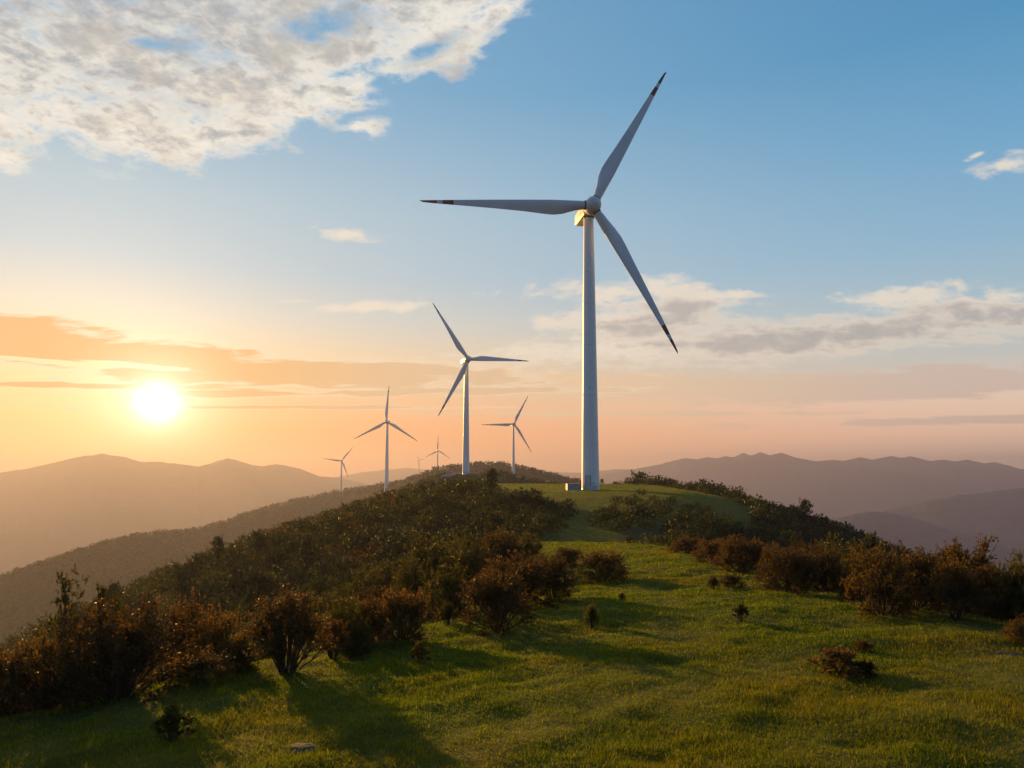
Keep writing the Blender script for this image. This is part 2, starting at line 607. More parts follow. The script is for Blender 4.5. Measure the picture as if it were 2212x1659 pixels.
# ------------------------------------------------------------------ ridges and mountains: each a solid range at its real distance
class Ridge:
    def __init__(self, name, label, pts, front, back, rnd, foot, spur=0.0, spur_l=300.0, rough=0.0, rough_l=60.0, mat=None, cols=260, rows=70, seed=0, step_out=1.0, smooth_px=8.0):
        pts = sorted(pts)
        self.px = np.linspace(pts[0][0], pts[-1][0], cols)
        xs = np.array([p[0] for p in pts], float)
        d = np.interp(self.px, xs, [p[2] for p in pts])
        y = np.interp(self.px, xs, [p[1] for p in pts])
        if smooth_px:
            st = self.px[1] - self.px[0]
            n = int(4 * smooth_px / st) + 1
            k = np.exp(-0.5 * (np.arange(-n, n + 1) * st / smooth_px) ** 2)
            k /= k.sum()
            y = np.convolve(np.pad(y, n, mode='edge'), k, 'valid')
            k2 = np.exp(-0.5 * (np.arange(-n * 3, n * 3 + 1) * st / (smooth_px * 3)) ** 2)
            k2 /= k2.sum()
            d = np.convolve(np.pad(d, n * 3, mode='edge'), k2, 'valid')
        C = np.array([P(a, b, c) for a, b, c in zip(self.px, y, d)])
        R = np.hypot(C[:, 0], C[:, 1])
        self.dir = C[:, :2] / R[:, None]
        zc = C[:, 2].copy()
        if rough:
            zc = zc + rough * fbm(R * 0 + C[:, 0] / rough_l, C[:, 1] / rough_l, 4, seed + 5)
        depth = (zc.max() - foot)
        sf = np.concatenate([-np.geomspace(1, depth / front * 1.25 + rnd, rows)[::-1] * step_out, [0], np.geomspace(1, depth / back * 1.25 + rnd, rows // 2) * step_out])
        sf = np.sort(sf)
        self.s = sf
        Rr = np.maximum(R[:, None] + sf[None, :], 20.0)
        X = self.dir[:, :1] * Rr
        Y = self.dir[:, 1:] * Rr
        sl = np.where(sf < 0, front, back)
        drop = sl * (np.sqrt(sf ** 2 + rnd ** 2) - rnd)
        Z = zc[:, None] - drop[None, :]
        if spur:
            r1 = 1 - np.abs(fbm(X / spur_l, Y / spur_l, 4, seed + 11, 0.55)) * 2
            w = 1 - np.exp(-np.abs(sf) / (spur_l * 0.55))
            Z = Z - spur * (1 - r1) * w[None, :]
        self.X, self.Y, self.Z = X, Y, np.maximum(Z, foot - 6)
        V = np.stack([X.ravel(), Y.ravel(), self.Z.ravel()], 1)
        me = mesh_np(name, V, grid_faces(cols, len(sf)), mat, True)
        self.o = tag(obj(name, me), label, kind='structure')

    def hit(self, px, py, side_front=True):
        """nearest point of the surface seen at this point of the view"""
        j = int(np.argmin(np.abs(self.px - px)))
        r = ray(px, py)
        i0 = int(np.argmin(np.abs(self.s)))
        for i in range(0, i0 + 1):
            if self.Z[j, i] >= r[2] * self.Y[j, i]:
                return np.array([r[0] * self.Y[j, i], self.Y[j, i], self.Z[j, i]])
        return np.array([r[0] * self.Y[j, i0], self.Y[j, i0], self.Z[j, i0]])

    def z(self, x, y):
        u = x / y
        cu = self.dir[:, 0] / self.dir[:, 1]
        j = np.clip(np.searchsorted(cu, u), 0, len(cu) - 1)
        r = np.hypot(x, y)
        R = np.hypot(self.X[j], self.Y[j])
        return float(np.interp(r, R, self.Z[j]))


FOOT = -420.0
HILL_A = Ridge('hill', 'scrub covered knoll behind the tallest turbine', [
    (100, 1362, 560), (250, 1302, 560), (380, 1240, 540), (480, 1196, 520), (600, 1142, 500), (700, 1110, 480), (800, 1082, 455), (860, 1062, 440),
    (900, 1044, 430), (940, 1030, 420), (1000, 1023, 405), (1060, 1021, 400), (1109, 1030, 398), (1170, 1042, 392), (1240, 1058, 384), (1330, 1085, 380), (1500, 1150, 380)],
    0.26, 0.45, 28, -300, 9, 60, 1.2, 18, M_HILL, 360, 90, 3)
HILL_B = Ridge('hill', 'long wooded ridge running left under the distant turbines', [
    (-400, 1400, 700), (-200, 1320, 740), (0, 1250, 800), (80, 1222, 830), (150, 1198, 850), (240, 1172, 900), (330, 1153, 950), (400, 1150, 1000), (480, 1130, 1080),
    (560, 1103, 1180), (650, 1078, 1250), (740, 1062, 1300), (800, 1053, 1200), (870, 1042, 980), (940, 1018, 900), (1000, 1009, 910), (1040, 1007, 930),
    (1086, 1005, 940), (1145, 1016, 920), (1200, 1031, 880), (1260, 1043, 850), (1400, 1080, 820), (1600, 1150, 800)],
    0.36, 0.5, 60, FOOT, 24, 150, 2.0, 40, M_HILL, 420, 110, 9)
M_LEFT = Ridge('mountain', 'orange hazy mountain range below the sun', [
    (-900, 1060, 5200), (-500, 1015, 5200), (-250, 1040, 5100), (0, 1021, 5000), (60, 1011, 5000), (110, 1000, 5000), (150, 991, 5000), (185, 984, 5000), (205, 983, 5000), (222, 979, 5000), (240, 983, 5000),
    (262, 985, 5000), (300, 997, 5000), (350, 998, 5000), (400, 1003, 5000), (428, 1007, 5000), (455, 1000, 5000), (490, 990, 5000), (505, 993, 5000), (540, 1003, 5000), (570, 1008, 5000),
    (596, 1003, 5000), (640, 1010, 5000), (690, 1029, 5000), (730, 1031, 5000), (790, 1045, 5000), (850, 1062, 5000), (1000, 1110, 5000)],
    0.42, 0.5, 90, FOOT, 110, 700, 7, 90, M_MOUNT, 800, 90, 21, 1.0, 1.6)
M_LOW = Ridge('mountain', 'low faint foothill at the left edge above the valley town', [
    (-900, 1150, 3600), (-400, 1120, 3600), (-200, 1132, 3550), (0, 1145, 3500), (60, 1151, 3500), (130, 1166, 3500), (200, 1190, 3500), (300, 1222, 3500), (420, 1260, 3500)],
    0.4, 0.4, 80, FOOT, 40, 500, 4, 90, M_MOUNT, 200, 60, 25, 1.0, 6.0)
M_FAR = Ridge('mountain', 'palest low range between the turbines on the horizon', [
    (600, 1060, 7000), (700, 1034, 7000), (800, 1018, 7000), (880, 1011, 7000), (960, 1016, 7000), (1040, 1021, 7000), (1150, 1017, 7000), (1250, 1022, 7000), (1330, 1014, 7000), (1400, 1012, 7000),
    (1500, 1022, 7000), (1700, 1040, 7000)],
    0.4, 0.5, 120, FOOT, 80, 900, 6, 160, M_MOUNT, 260, 50, 31, 1.0, 6.0)
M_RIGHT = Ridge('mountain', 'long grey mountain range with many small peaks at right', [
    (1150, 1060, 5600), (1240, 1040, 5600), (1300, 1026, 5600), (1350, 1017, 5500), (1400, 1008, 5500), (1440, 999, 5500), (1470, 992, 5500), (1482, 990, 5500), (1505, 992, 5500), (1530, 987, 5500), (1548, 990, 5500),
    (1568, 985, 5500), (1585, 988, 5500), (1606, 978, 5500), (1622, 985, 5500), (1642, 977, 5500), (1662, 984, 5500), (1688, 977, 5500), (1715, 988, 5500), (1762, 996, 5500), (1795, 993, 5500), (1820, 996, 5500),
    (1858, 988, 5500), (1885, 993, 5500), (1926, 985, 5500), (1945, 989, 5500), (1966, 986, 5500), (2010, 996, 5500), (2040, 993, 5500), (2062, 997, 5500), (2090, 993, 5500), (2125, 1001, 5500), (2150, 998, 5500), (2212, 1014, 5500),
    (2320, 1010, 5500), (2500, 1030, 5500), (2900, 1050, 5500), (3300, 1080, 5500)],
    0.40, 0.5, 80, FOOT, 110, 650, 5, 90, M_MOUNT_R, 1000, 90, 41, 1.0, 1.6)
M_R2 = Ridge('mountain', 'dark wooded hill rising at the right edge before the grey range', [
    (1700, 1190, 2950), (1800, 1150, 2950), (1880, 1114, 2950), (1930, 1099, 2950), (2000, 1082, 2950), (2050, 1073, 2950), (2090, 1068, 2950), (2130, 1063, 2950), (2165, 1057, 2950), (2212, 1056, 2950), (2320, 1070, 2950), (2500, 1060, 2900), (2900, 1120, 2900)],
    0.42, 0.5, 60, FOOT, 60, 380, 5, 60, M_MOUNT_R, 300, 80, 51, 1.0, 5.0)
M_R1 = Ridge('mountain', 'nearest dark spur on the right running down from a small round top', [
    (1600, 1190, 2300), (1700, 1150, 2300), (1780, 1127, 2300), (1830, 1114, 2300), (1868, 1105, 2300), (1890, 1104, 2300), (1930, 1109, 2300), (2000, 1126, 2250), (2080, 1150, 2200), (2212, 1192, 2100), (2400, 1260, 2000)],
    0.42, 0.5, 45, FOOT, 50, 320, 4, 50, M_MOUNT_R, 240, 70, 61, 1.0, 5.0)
M_T7 = Ridge('mountain', 'small faint ridge carrying the most distant turbine', [
    (780, 1070, 3300), (840, 1046, 3300), (880, 1033, 3300), (905, 1030, 3300), (940, 1032, 3300), (980, 1042, 3300), (1040, 1060, 3300)],
    0.45, 0.5, 40, FOOT, 20, 300, 2, 60, M_MOUNT, 100, 50, 71, 1.0, 6.0)


# ------------------------------------------------------------------ the air
def build_haze():
    m = bpy.data.materials.new('haze')
    m.use_nodes = True
    m.node_tree.nodes.clear()
    t = NT(m.node_tree)
    out = t.new('ShaderNodeOutputMaterial')
    v = t.new('ShaderNodeVolumePrincipled')
    v.inputs['Color'].default_value = HAZE_C
    v.inputs['Density'].default_value = HAZE_DENSITY
    v.inputs['Anisotropy'].default_value = HAZE_G
    t.l.new(v.outputs[0], out.inputs['Volume'])
    m.cycles.homogeneous_volume = True
    x, y0, y1 = 8200.0, -8200.0, 8200.0
    z0, z1 = -460.0, 232.0
    V = [(-x, y0, z0), (x, y0, z0), (x, y1, z0), (-x, y1, z0), (-x, y0, z1), (x, y0, z1), (x, y1, z1), (-x, y1, z1)]
    F = [(0, 3, 2, 1), (4, 5, 6, 7), (0, 1, 5, 4), (1, 2, 6, 5), (2, 3, 7, 6), (3, 0, 4, 7)]
    me = mesh_np('haze', V, np.array(F), m)
    tag(obj('haze', me), 'warm evening haze filling the valleys', 'haze', kind='stuff')


HAZE_DENSITY = 2.0e-4
HAZE_G = 0.43
HAZE_C = (0.375, 0.375, 0.55, 1)
build_haze()

# ------------------------------------------------------------------ solid shapes
import bmesh


def lathe(profile, n=48, axis='Z'):
    """profile [(r,z)] -> verts, quads (open ends closed by the profile reaching r~0)"""
    pr = np.array(profile, float)
    a = np.linspace(0, 2 * np.pi, n, endpoint=False)
    V = np.stack([pr[:, 0][:, None] * np.cos(a), pr[:, 0][:, None] * np.sin(a), np.repeat(pr[:, 1][:, None], n, 1)], -1).reshape(-1, 3)
    m = len(pr)
    i, j = np.meshgrid(np.arange(m - 1), np.arange(n), indexing='ij')
    i, j = i.ravel(), j.ravel()
    k = (j + 1) % n
    F = np.stack([i * n + j, i * n + k, (i + 1) * n + k, (i + 1) * n + j], 1)
    if axis == 'Y':
        V = V[:, [0, 2, 1]] * np.array([1, 1, 1])
        F = F[:, ::-1]
    return V, F


def bm_mesh(name, bm, mat, smooth=False):
    me = bpy.data.meshes.new(name)
    bmesh.ops.recalc_face_normals(bm, faces=bm.faces)
    bm.to_mesh(me)
    bm.free()
    if smooth:
        me.polygons.foreach_set('use_smooth', np.ones(len(me.polygons), bool))
    me.materials.append(mat)
    return me


def bm_box(bm, lo, hi, bevel=0.0, seg=2):
    r = bmesh.ops.create_cube(bm, size=1.0)
    vs = r['verts']
    for v in vs:
        v.co = Vector([lo[i] + (v.co[i] + 0.5) * (hi[i] - lo[i]) for i in range(3)])
    if bevel:
        es = list({e for v in vs for e in v.link_edges})
        bmesh.ops.bevel(bm, geom=es, offset=bevel, segments=seg, affect='EDGES', profile=0.5)
    return vs


def simple_mat(name, col, rough=0.6, spec=0.4, var=0.12, scale=3.0, bump=0.0):
    m, t, out = material(name)
    tc = t.new('ShaderNodeTexCoord').outputs['Object']
    n = t.noise(tc, scale, 5, 0.6)
    c = t.mix(t.smooth(n, 0.3, 0.7), (*[v * (1 - var) for v in col], 1), (*[min(1, v * (1 + var)) for v in col], 1))
    bs = t.new('ShaderNodeBsdfPrincipled')
    t.l.new(c, bs.inputs['Base Color'])
    bs.inputs['Roughness'].default_value = rough
    bs.inputs['Specular IOR Level'].default_value = spec
    if bump:
        b = t.new('ShaderNodeBump')
        b.inputs['Strength'].default_value = 0.7
        b.inputs['Distance'].default_value = bump
        t.l.new(n, b.inputs['Height'])
        t.l.new(b.outputs[0], bs.inputs['Normal'])
    t.l.new(bs.outputs[0], out.inputs[0])
    return m


def mat_tower():
    m, t, out = material('tower_paint')
    p = t.new('ShaderNodeTexCoord').outputs['Object']
    x, y, z = t.sep(p)[:]
    streak = t.noise(t.vm('MULTIPLY', p, (1.0, 1.0, 0.08)), 1.1, 5, 0.6)
    c = t.mix(t.smooth(streak, 0.35, 0.75), (0.84, 0.84, 0.83, 1), (0.76, 0.77, 0.76, 1))
    # section seams and a few dark specks
    fz = t.m('FRACT', t.m('DIVIDE', z, 2.9))
    seam = t.m('LESS_THAN', t.m('ABSOLUTE', t.m('SUBTRACT', fz, 0.5)), 0.012)
    sn = t.smooth(t.noise(p, 0.55, 3, 0.6), 0.46, 0.62)
    c = t.mix(t.m('MULTIPLY', t.m('MULTIPLY', seam, sn), 0.55), c, (0.22, 0.21, 0.20, 1))
    sp = t.smooth(t.noise(t.vm('MULTIPLY', p, (1.0, 1.0, 0.7)), 2.2, 2, 0.4), 0.735, 0.76)
    c = t.mix(t.m('MULTIPLY', sp, 0.7), c, (0.10, 0.09, 0.08, 1))
    # scuffs and flaked paint near the foot
    low = t.smooth(z, 0.2, 7.5, 1.0, 0.0)
    v = t.new('ShaderNodeTexVoronoi', feature='DISTANCE_TO_EDGE')
    t.l.new(t.vm('ADD', p, t.vm('SCALE', p)), v.inputs['Vector'])
    v.inputs['Scale'].default_value = 0.55
    crack = t.smooth(v.outputs['Distance'], 0.0, 0.055, 1.0, 0.0)
    cm = t.smooth(t.noise(p, 0.5, 3, 0.5), 0.50, 0.62)
    c = t.mix(t.m('MULTIPLY', t.m('MULTIPLY', t.m('MULTIPLY', crack, cm), low), 0.6), c, (0.24, 0.25, 0.27, 1))
    foot = t.smooth(t.m('ADD', z, t.m('MULTIPLY', t.noise(p, 2.5, 4, 0.6), -2.0)), -0.6, 0.5, 1.0, 0.0)
    c = t.mix(t.m('MULTIPLY', foot, 0.5), c, (0.25, 0.24, 0.20, 1))
    bs = t.new('ShaderNodeBsdfPrincipled')
    t.l.new(c, bs.inputs['Base Color'])
    bs.inputs['Roughness'].default_value = 0.42
    bs.inputs['Specular IOR Level'].default_value = 0.4
    t.l.new(bs.outputs[0], out.inputs[0])
    return m


M_TOWER = mat_tower()
M_WHITE = simple_mat('white_gelcoat', (0.68, 0.69, 0.70), 0.35, 0.4, 0.06, 0.4)
M_NACELLE = simple_mat('nacelle_shell', (0.72, 0.71, 0.68), 0.4, 0.4, 0.10, 0.8)
M_RED = simple_mat('red_blade_band', (0.20, 0.020, 0.016), 0.4, 0.4, 0.15, 0.8)
M_SEAL = simple_mat('dark_seal', (0.05, 0.055, 0.06), 0.6, 0.3, 0.1, 2.0)
M_STEEL = simple_mat('painted_steel_box', (0.32, 0.34, 0.33), 0.5, 0.4, 0.25, 2.5)
M_STEEL2 = simple_mat('pale_steel', (0.55, 0.55, 0.52), 0.5, 0.4, 0.2, 2.5)
M_SIGN = simple_mat('yellow_plate', (0.75, 0.42, 0.05), 0.5, 0.4, 0.1, 4.0)
M_CONC = simple_mat('pale_concrete', (0.45, 0.43, 0.38), 0.9, 0.2, 0.2, 0.8)
M_ROOF = simple_mat('red_roof', (0.32, 0.09, 0.05), 0.8, 0.2, 0.2, 1.5)
M_WALL = simple_mat('pale_wall', (0.75, 0.72, 0.68), 0.8, 0.2, 0.1, 0.2)
M_GLASSD = simple_mat('dark_pane', (0.06, 0.07, 0.08), 0.2, 0.5, 0.1, 0.5)
M_ROCK = simple_mat('weathered_rock', (0.085, 0.066, 0.050), 0.9, 0.2, 0.4, 4.0, 0.04)

# ------------------------------------------------------------------ wind turbine (hub height 65 m, rotor radius 39 m)
HUB_H = 65.2
R_ROTOR = 39.0


def turbine_meshes():
    M = {}
    prof = [(2.10, -2.5), (2.10, 0.0), (2.085, 0.02)]
    top = HUB_H - 1.75
    rb, rt = 2.06, 1.16
    for z in np.linspace(0.5, top - 0.05, 40):
        prof.append((rb + (rt - rb) * z / top, z))
    for zf in (21.8, 43.5):                      # flange rings of the tower sections
        r = rb + (rt - rb) * zf / top
        prof += [(r, zf - 0.06), (r + 0.004, zf - 0.05), (r + 0.004, zf + 0.05), (r, zf + 0.06)]
    prof = prof[:3] + sorted(prof[3:], key=lambda p: p[1])
    prof += [(rt, top), (0.01, top + 0.01)]
    V, F = lathe(prof, 64)
    M['tower'] = mesh_np('tower', V, F, M_TOWER, True)
    # yaw collar
    V, F = lathe([(0.01, top - 0.01), (1.22, top), (1.30, top + 0.15), (1.30, top + 0.45), (0.01, top + 0.46)], 48)
    M['yaw_collar'] = mesh_np('yaw_collar', V, F, M_SEAL, True)

    # nacelle, front towards -Y; origin at the tower axis, hub height
    bm = bmesh.new()
    secs = [(-1.9, 1.25, -1.35, 1.35), (-1.2, 1.55, -1.5, 1.6), (1.5, 1.75, -1.55, 1.75), (4.5, 1.75, -1.50, 1.75), (6.6, 1.65, -1.1, 1.65), (7.0, 1.35, -0.75, 1.40)]
    rings = []
    for (yy, w, lo, hi) in secs:
        ring = []
        for a in np.linspace(0, 2 * np.pi, 32, endpoint=False):
            c, s = math.cos(a), math.sin(a)
            e = 0.32
            sx = math.copysign(abs(c) ** e, c) * w
            sz = math.copysign(abs(s) ** e, s)
            zz = (hi + lo) / 2 + sz * (hi - lo) / 2
            ring.append(bm.verts.new((sx, yy, zz)))
        rings.append(ring)
    for a, b in zip(rings, rings[1:]):
        for i in range(32):
            bm.faces.new((a[i], a[(i + 1) % 32], b[(i + 1) % 32], b[i]))
    bm.faces.new(rings[0])
    bm.faces.new(rings[-1])
    M['nacelle'] = bm_mesh('nacelle', bm, M_NACELLE, False)
    bm = bmesh.new()
    bm_box(bm, (-0.9, 6.98, -0.45), (0.9, 7.06, 0.95), 0.05, 1)
    for k in range(5):
        bm_box(bm, (-0.8, 7.05, -0.3 + k * 0.24), (0.8, 7.10, -0.2 + k * 0.24))
    M['vent'] = bm_mesh('vent', bm, M_SEAL)
    bm = bmesh.new()
    bm_box(bm, (-0.04, 5.9, 1.6), (0.04, 5.98, 3.1))
    bm_box(bm, (-0.5, 5.91, 2.85), (0.5, 5.97, 2.91))
    for sx in (-0.5, 0.5):
        bm_box(bm, (sx - 0.09, 5.86, 2.9), (sx + 0.09, 6.02, 3.15), 0.03, 1)
    M['weather_mast'] = bm_mesh('weather_mast', bm, M_SEAL)

    # hub, axis along -Y (nose), origin at the rotor centre
    prof = [(0.01, 1.55), (1.55, 1.55), (1.78, 1.35), (1.90, 0.7), (1.92, 0.0), (1.86, -0.7), (1.66, -1.35), (1.32, -1.85), (0.85, -2.2), (0.4, -2.36), (0.01, -2.4)]
    pr = np.array(prof[::-1])
    V, F = lathe(pr, 56)
    V = V[:, [0, 2, 1]]
    V[:, 0] *= -1
    M['hub'] = mesh_np('hub', V, F, M_WHITE, True)
    V, F = lathe([(0.01, 1.45), (0.98, 1.45), (1.03, 1.55), (1.03, 1.98), (0.98, 2.06), (0.01, 2.07)], 40)
    M['blade_collar'] = mesh_np('blade_collar', V, F, M_SEAL, True)

    # blade: span +Z, trailing edge +X, suction side -Y
    rs = np.concatenate([np.linspace(1.9, 3.4, 5), np.linspace(4.0, 10, 13), np.linspace(11.0, 36.0, 40), np.linspace(36.4, R_ROTOR, 14)])
    bands = [0.81 * R_ROTOR, 0.872 * R_ROTOR, 0.905 * R_ROTOR]
    rs = np.sort(np.concatenate([rs, bands]))
    n = 28
    a = np.linspace(0, 2 * np.pi, n, endpoint=False)
    V = []
    for r in rs:
        f = r / R_ROTOR
        u = np.clip((r - 2.2) / 6.2, 0, 1)
        u = u * u * (3 - 2 * u)
        chord = np.interp(f, [0, 0.06, 0.12, 0.18, 0.235, 0.30, 0.4, 0.55, 0.7, 0.82, 0.93, 0.985, 1.0],
                          [1.90, 1.90, 2.35, 3.05, 3.32, 3.10, 2.62, 2.05, 1.52, 1.10, 0.68, 0.40, 0.06])
        le = np.interp(f, [0, 0.06, 0.235, 1.0], [-0.93, -0.93, -0.98, -0.20])
        if f > 0.9:
            le = le + 0.0
        th = np.interp(f, [0, 0.06, 0.15, 0.235, 0.5, 1.0], [1.0, 1.0, 0.55, 0.33, 0.20, 0.13])
        xc = 0.5 - 0.5 * np.cos(a)                  # 0..1..0 round the section
        yt = 5 * (0.2969 * np.sqrt(xc) - 0.126 * xc - 0.3516 * xc ** 2 + 0.2843 * xc ** 3 - 0.1036 * xc ** 4)
        ya = np.where(a < np.pi, yt, -yt) * th * chord * (np.where(a < np.pi, 0.8, 1.2))
        yc = 0.5 * np.sin(a) * chord
        X = le + xc * chord
        Y = yc * (1 - u) + ya * u
        tw = math.radians(np.interp(f, [0, 0.2, 0.4, 0.7, 1.0], [13, 11, 5.5, 2.0, 0.0])) * u
        bend = -1.15 * f ** 2.2                      # slight pre-bend upwind
        X2 = X * math.cos(tw) + Y * math.sin(tw)
        Y2 = -X * math.sin(tw) + Y * math.cos(tw)
        V.append(np.stack([X2, Y2 + bend, np.full(n, r)], 1))
    V = np.concatenate(V)
    m = len(rs)
    i, j = np.meshgrid(np.arange(m - 1), np.arange(n), indexing='ij')
    i, j = i.ravel(), j.ravel()
    k = (j + 1) % n
    F = np.stack([i * n + j, i * n + k, (i + 1) * n + k, (i + 1) * n + j], 1)
    me = mesh_np('blade', V, F, M_WHITE, True)
    me.materials.append(M_RED)
    mid = 0.5 * (rs[:-1] + rs[1:])[i]
    red = ((mid > bands[0]) & (mid < bands[1])) | (mid > bands[2])
    me.polygons.foreach_set('material_index', red.astype(np.int32))
    bm = bmesh.new()
    bm.from_mesh(me)
    bm.normal_update()
    bmesh.ops.recalc_face_normals(bm, faces=bm.faces)
    bm.to_mesh(me)
    bm.free()
    M['blade'] = me

    # door in the foot of the tower with frame, steps
    bm = bmesh.new()
    bm_box(bm, (-0.55, -2.12, 0.95), (0.55, -2.00, 3.15), 0.03, 1)
    M['door'] = bm_mesh('door', bm, M_STEEL2)
    bm = bmesh.new()
    for lo, hi in (((-0.68, -2.15, 0.85), (-0.56, -1.9, 3.3)), ((0.56, -2.15, 0.85), (0.68, -1.9, 3.3)), ((-0.56, -2.15, 3.16), (0.56, -1.9, 3.3))):
        bm_box(bm, lo, hi)
    M['door_frame'] = bm_mesh('door_frame', bm, M_STEEL)
    return M


TM = turbine_meshes()


def turbine(label, base, hub_scale, psi, phase, tilt=5.0, detail=True, height=None, group='wind turbines along the ridge', rot=None):
    """psi: heading of the rotor axis (0 faces the camera); phase: angle of the first blade; rot: rotor size against the first"""
    root = tag(empty('wind_turbine', base), label, 'wind turbine', group)
    root.scale = (hub_scale,) * 3

    def part(name, me, mat=None, parent=root):
        o = obj(name, TM[me], parent)
        if mat is not None:
            o.matrix_local = mat
        return o
    Rz = Matrix.Rotation(math.radians(psi), 4, 'Z')
    k = 1.0 if height is None else height
    part('tower', 'tower', Matrix.Diagonal((1, 1, k, 1)))
    top = HUB_H * k
    Tn = Matrix.Translation((0, 0, top)) @ Rz @ Matrix.Rotation(math.radians(-tilt * 0.3), 4, 'X')
    part('yaw_collar', 'yaw_collar', Matrix.Translation((0, 0, top - HUB_H)))
    nac = part('nacelle', 'nacelle', Tn)
    if detail:
        for q in ('vent', 'weather_mast'):
            part(q, q, Matrix.Identity(4), nac)
        dr = Matrix.Rotation(math.radians(-22), 4, 'Z')
        d = part('door', 'door', dr)
        part('door_frame', 'door_frame', Matrix.Identity(4), d)
    Th = Matrix.Translation((0, 0, top)) @ Rz @ Matrix.Rotation(math.radians(-tilt), 4, 'X') @ Matrix.Translation((0, -3.55, 0.0))
    if rot:
        Th = Th @ Matrix.Scale(rot, 4)
    part('hub', 'hub', Th)
    for b in range(3):
        th = math.radians(phase + 120 * b)
        # columns: chord (+X local) -> counter-clockwise side, thickness -> axis towards the nose, span
        ccw = Vector((-math.sin(th), 0, math.cos(th)))
        span = Vector((math.cos(th), 0, math.sin(th)))
        ax = Vector((0, -1, 0))
        B = Matrix(((ccw[0], ax[0], span[0], 0), (ccw[1], ax[1], span[1], 0), (ccw[2], ax[2], span[2], 0), (0, 0, 0, 1)))
        bl = part('blade', 'blade', Th @ B)
        part('blade_collar', 'blade_collar', Matrix.Identity(4), bl)
    return root


# the seven turbines: base point, size by the hub's height in view
def on_ground(px, depth):
    r = ray(px, 1058) * depth
    return np.array([r[0], r[1], float(ground_z(r[0], r[1]))])


B1 = on_ground(1275.5, 157.0)
turbine('tallest nearest white wind turbine, standing on the grassy hilltop beside a small grey steel box', tuple(B1), 1.0, 9.0, 61.5, 0.5, rot=1.01)


def far_turbine(label, surf, px, py, hub_px, psi, phase, rot=1.0, detail=False, sink=0.0):
    b = surf.hit(px, py)
    r = ray(*hub_px)
    hz = r[2] * (b[1])
    s = (hz - b[2]) / HUB_H
    turbine(label, (float(b[0]), float(b[1]), float(b[2]) - sink), s, psi, phase, 5.0, detail, rot=rot)
    return b, s


T2 = far_turbine('white wind turbine on the scrubby knoll, second largest, one blade pointing level to the right', HILL_A, 1006.5, 1024, (1010, 779), 20, 2, 0.975)
T3 = far_turbine('smaller wind turbine just left of the tallest tower, one blade pointing level to the left', HILL_B, 1109, 1031, (1110, 917), 15, 62, 1.08)
T4 = far_turbine('wind turbine on the left slope of the ridge with one blade straight up', HILL_B, 835, 1057, (837, 912), -2.5, 88, 0.93)
T5 = far_turbine('small wind turbine farthest left, on the crest of the descending wooded ridge', HILL_B, 737, 1060, (737, 996), 15, 52, 1.0)
r6 = ray(945, 1032) * 1640
turbine('faint wind turbine half hidden behind the knoll, between two larger turbines', (r6[0], r6[1], r6[2] - 3), (ray(945, 971)[2] * 1640 - r6[2]) / HUB_H, 15, 88, 5, False, rot=0.9)
T7 = far_turbine('most distant, almost invisible wind turbine in the orange haze', M_T7, 905, 1031, (905, 993), 10, 2, 0.62)
print('TURB', T2, T3, T4, T5, T7)

# ------------------------------------------------------------------ small built things
def kiosk():
    c = on_ground(1239, 155.0)
    root = tag(empty('transformer_box', tuple(c)), 'low grey steel transformer box with a yellow plate beside the tallest tower', 'transformer box')
    root.rotation_euler = (0, 0, math.radians(8))
    bm = bmesh.new(); bm_box(bm, (-1.5, -0.9, -0.4), (1.5, 0.9, 1.42), 0.03, 1)
    for k in range(7):
        bm_box(bm, (-1.42 + k * 0.43, -0.93, 0.1), (-1.36 + k * 0.43, -0.90, 1.3))
    obj('body', bm_mesh('body', bm, M_STEEL), root)
    bm = bmesh.new(); bm_box(bm, (-1.62, -1.02, 1.425), (1.62, 1.02, 1.56), 0.04, 1)
    obj('lid', bm_mesh('lid', bm, M_STEEL2), root)
    for x in (-1.56, 1.56):
        bm = bmesh.new(); bm_box(bm, (x - 0.055, -0.97, -0.3), (x + 0.055, 0.97, 1.42))
        obj('end_panel', bm_mesh('end_panel', bm, M_STEEL2), root)
    bm = bmesh.new(); bm_box(bm, (0.35, -0.96, 0.45), (0.85, -0.935, 0.95), 0.01, 1)
    obj('warning_plate', bm_mesh('warning_plate', bm, M_SIGN), root)


kiosk()


def shelter():
    c = on_ground(1250, 186.0)
    root = tag(empty('shelter', tuple(c)), 'tiny shelter with a flat rust-red roof behind the grey box', 'shelter')
    bm = bmesh.new(); bm_box(bm, (-1.1, -0.8, 1.75), (1.1, 0.8, 1.95), 0.04, 1)
    obj('roof', bm_mesh('roof', bm, M_ROOF), root)
    for x in (-0.9, 0.9):
        for y in (-0.6, 0.6):
            bm = bmesh.new(); bm_box(bm, (x - 0.06, y - 0.06, -0.3), (x + 0.06, y + 0.06, 1.75))
            obj('post', bm_mesh('post', bm, M_ROOF), root)
    bm = bmesh.new(); bm_box(bm, (0.1, -0.45, -0.2), (0.82, 0.5, 1.3), 0.02, 1)
    obj('cupboard', bm_mesh('cupboard', bm, M_ROOF), root)


shelter()


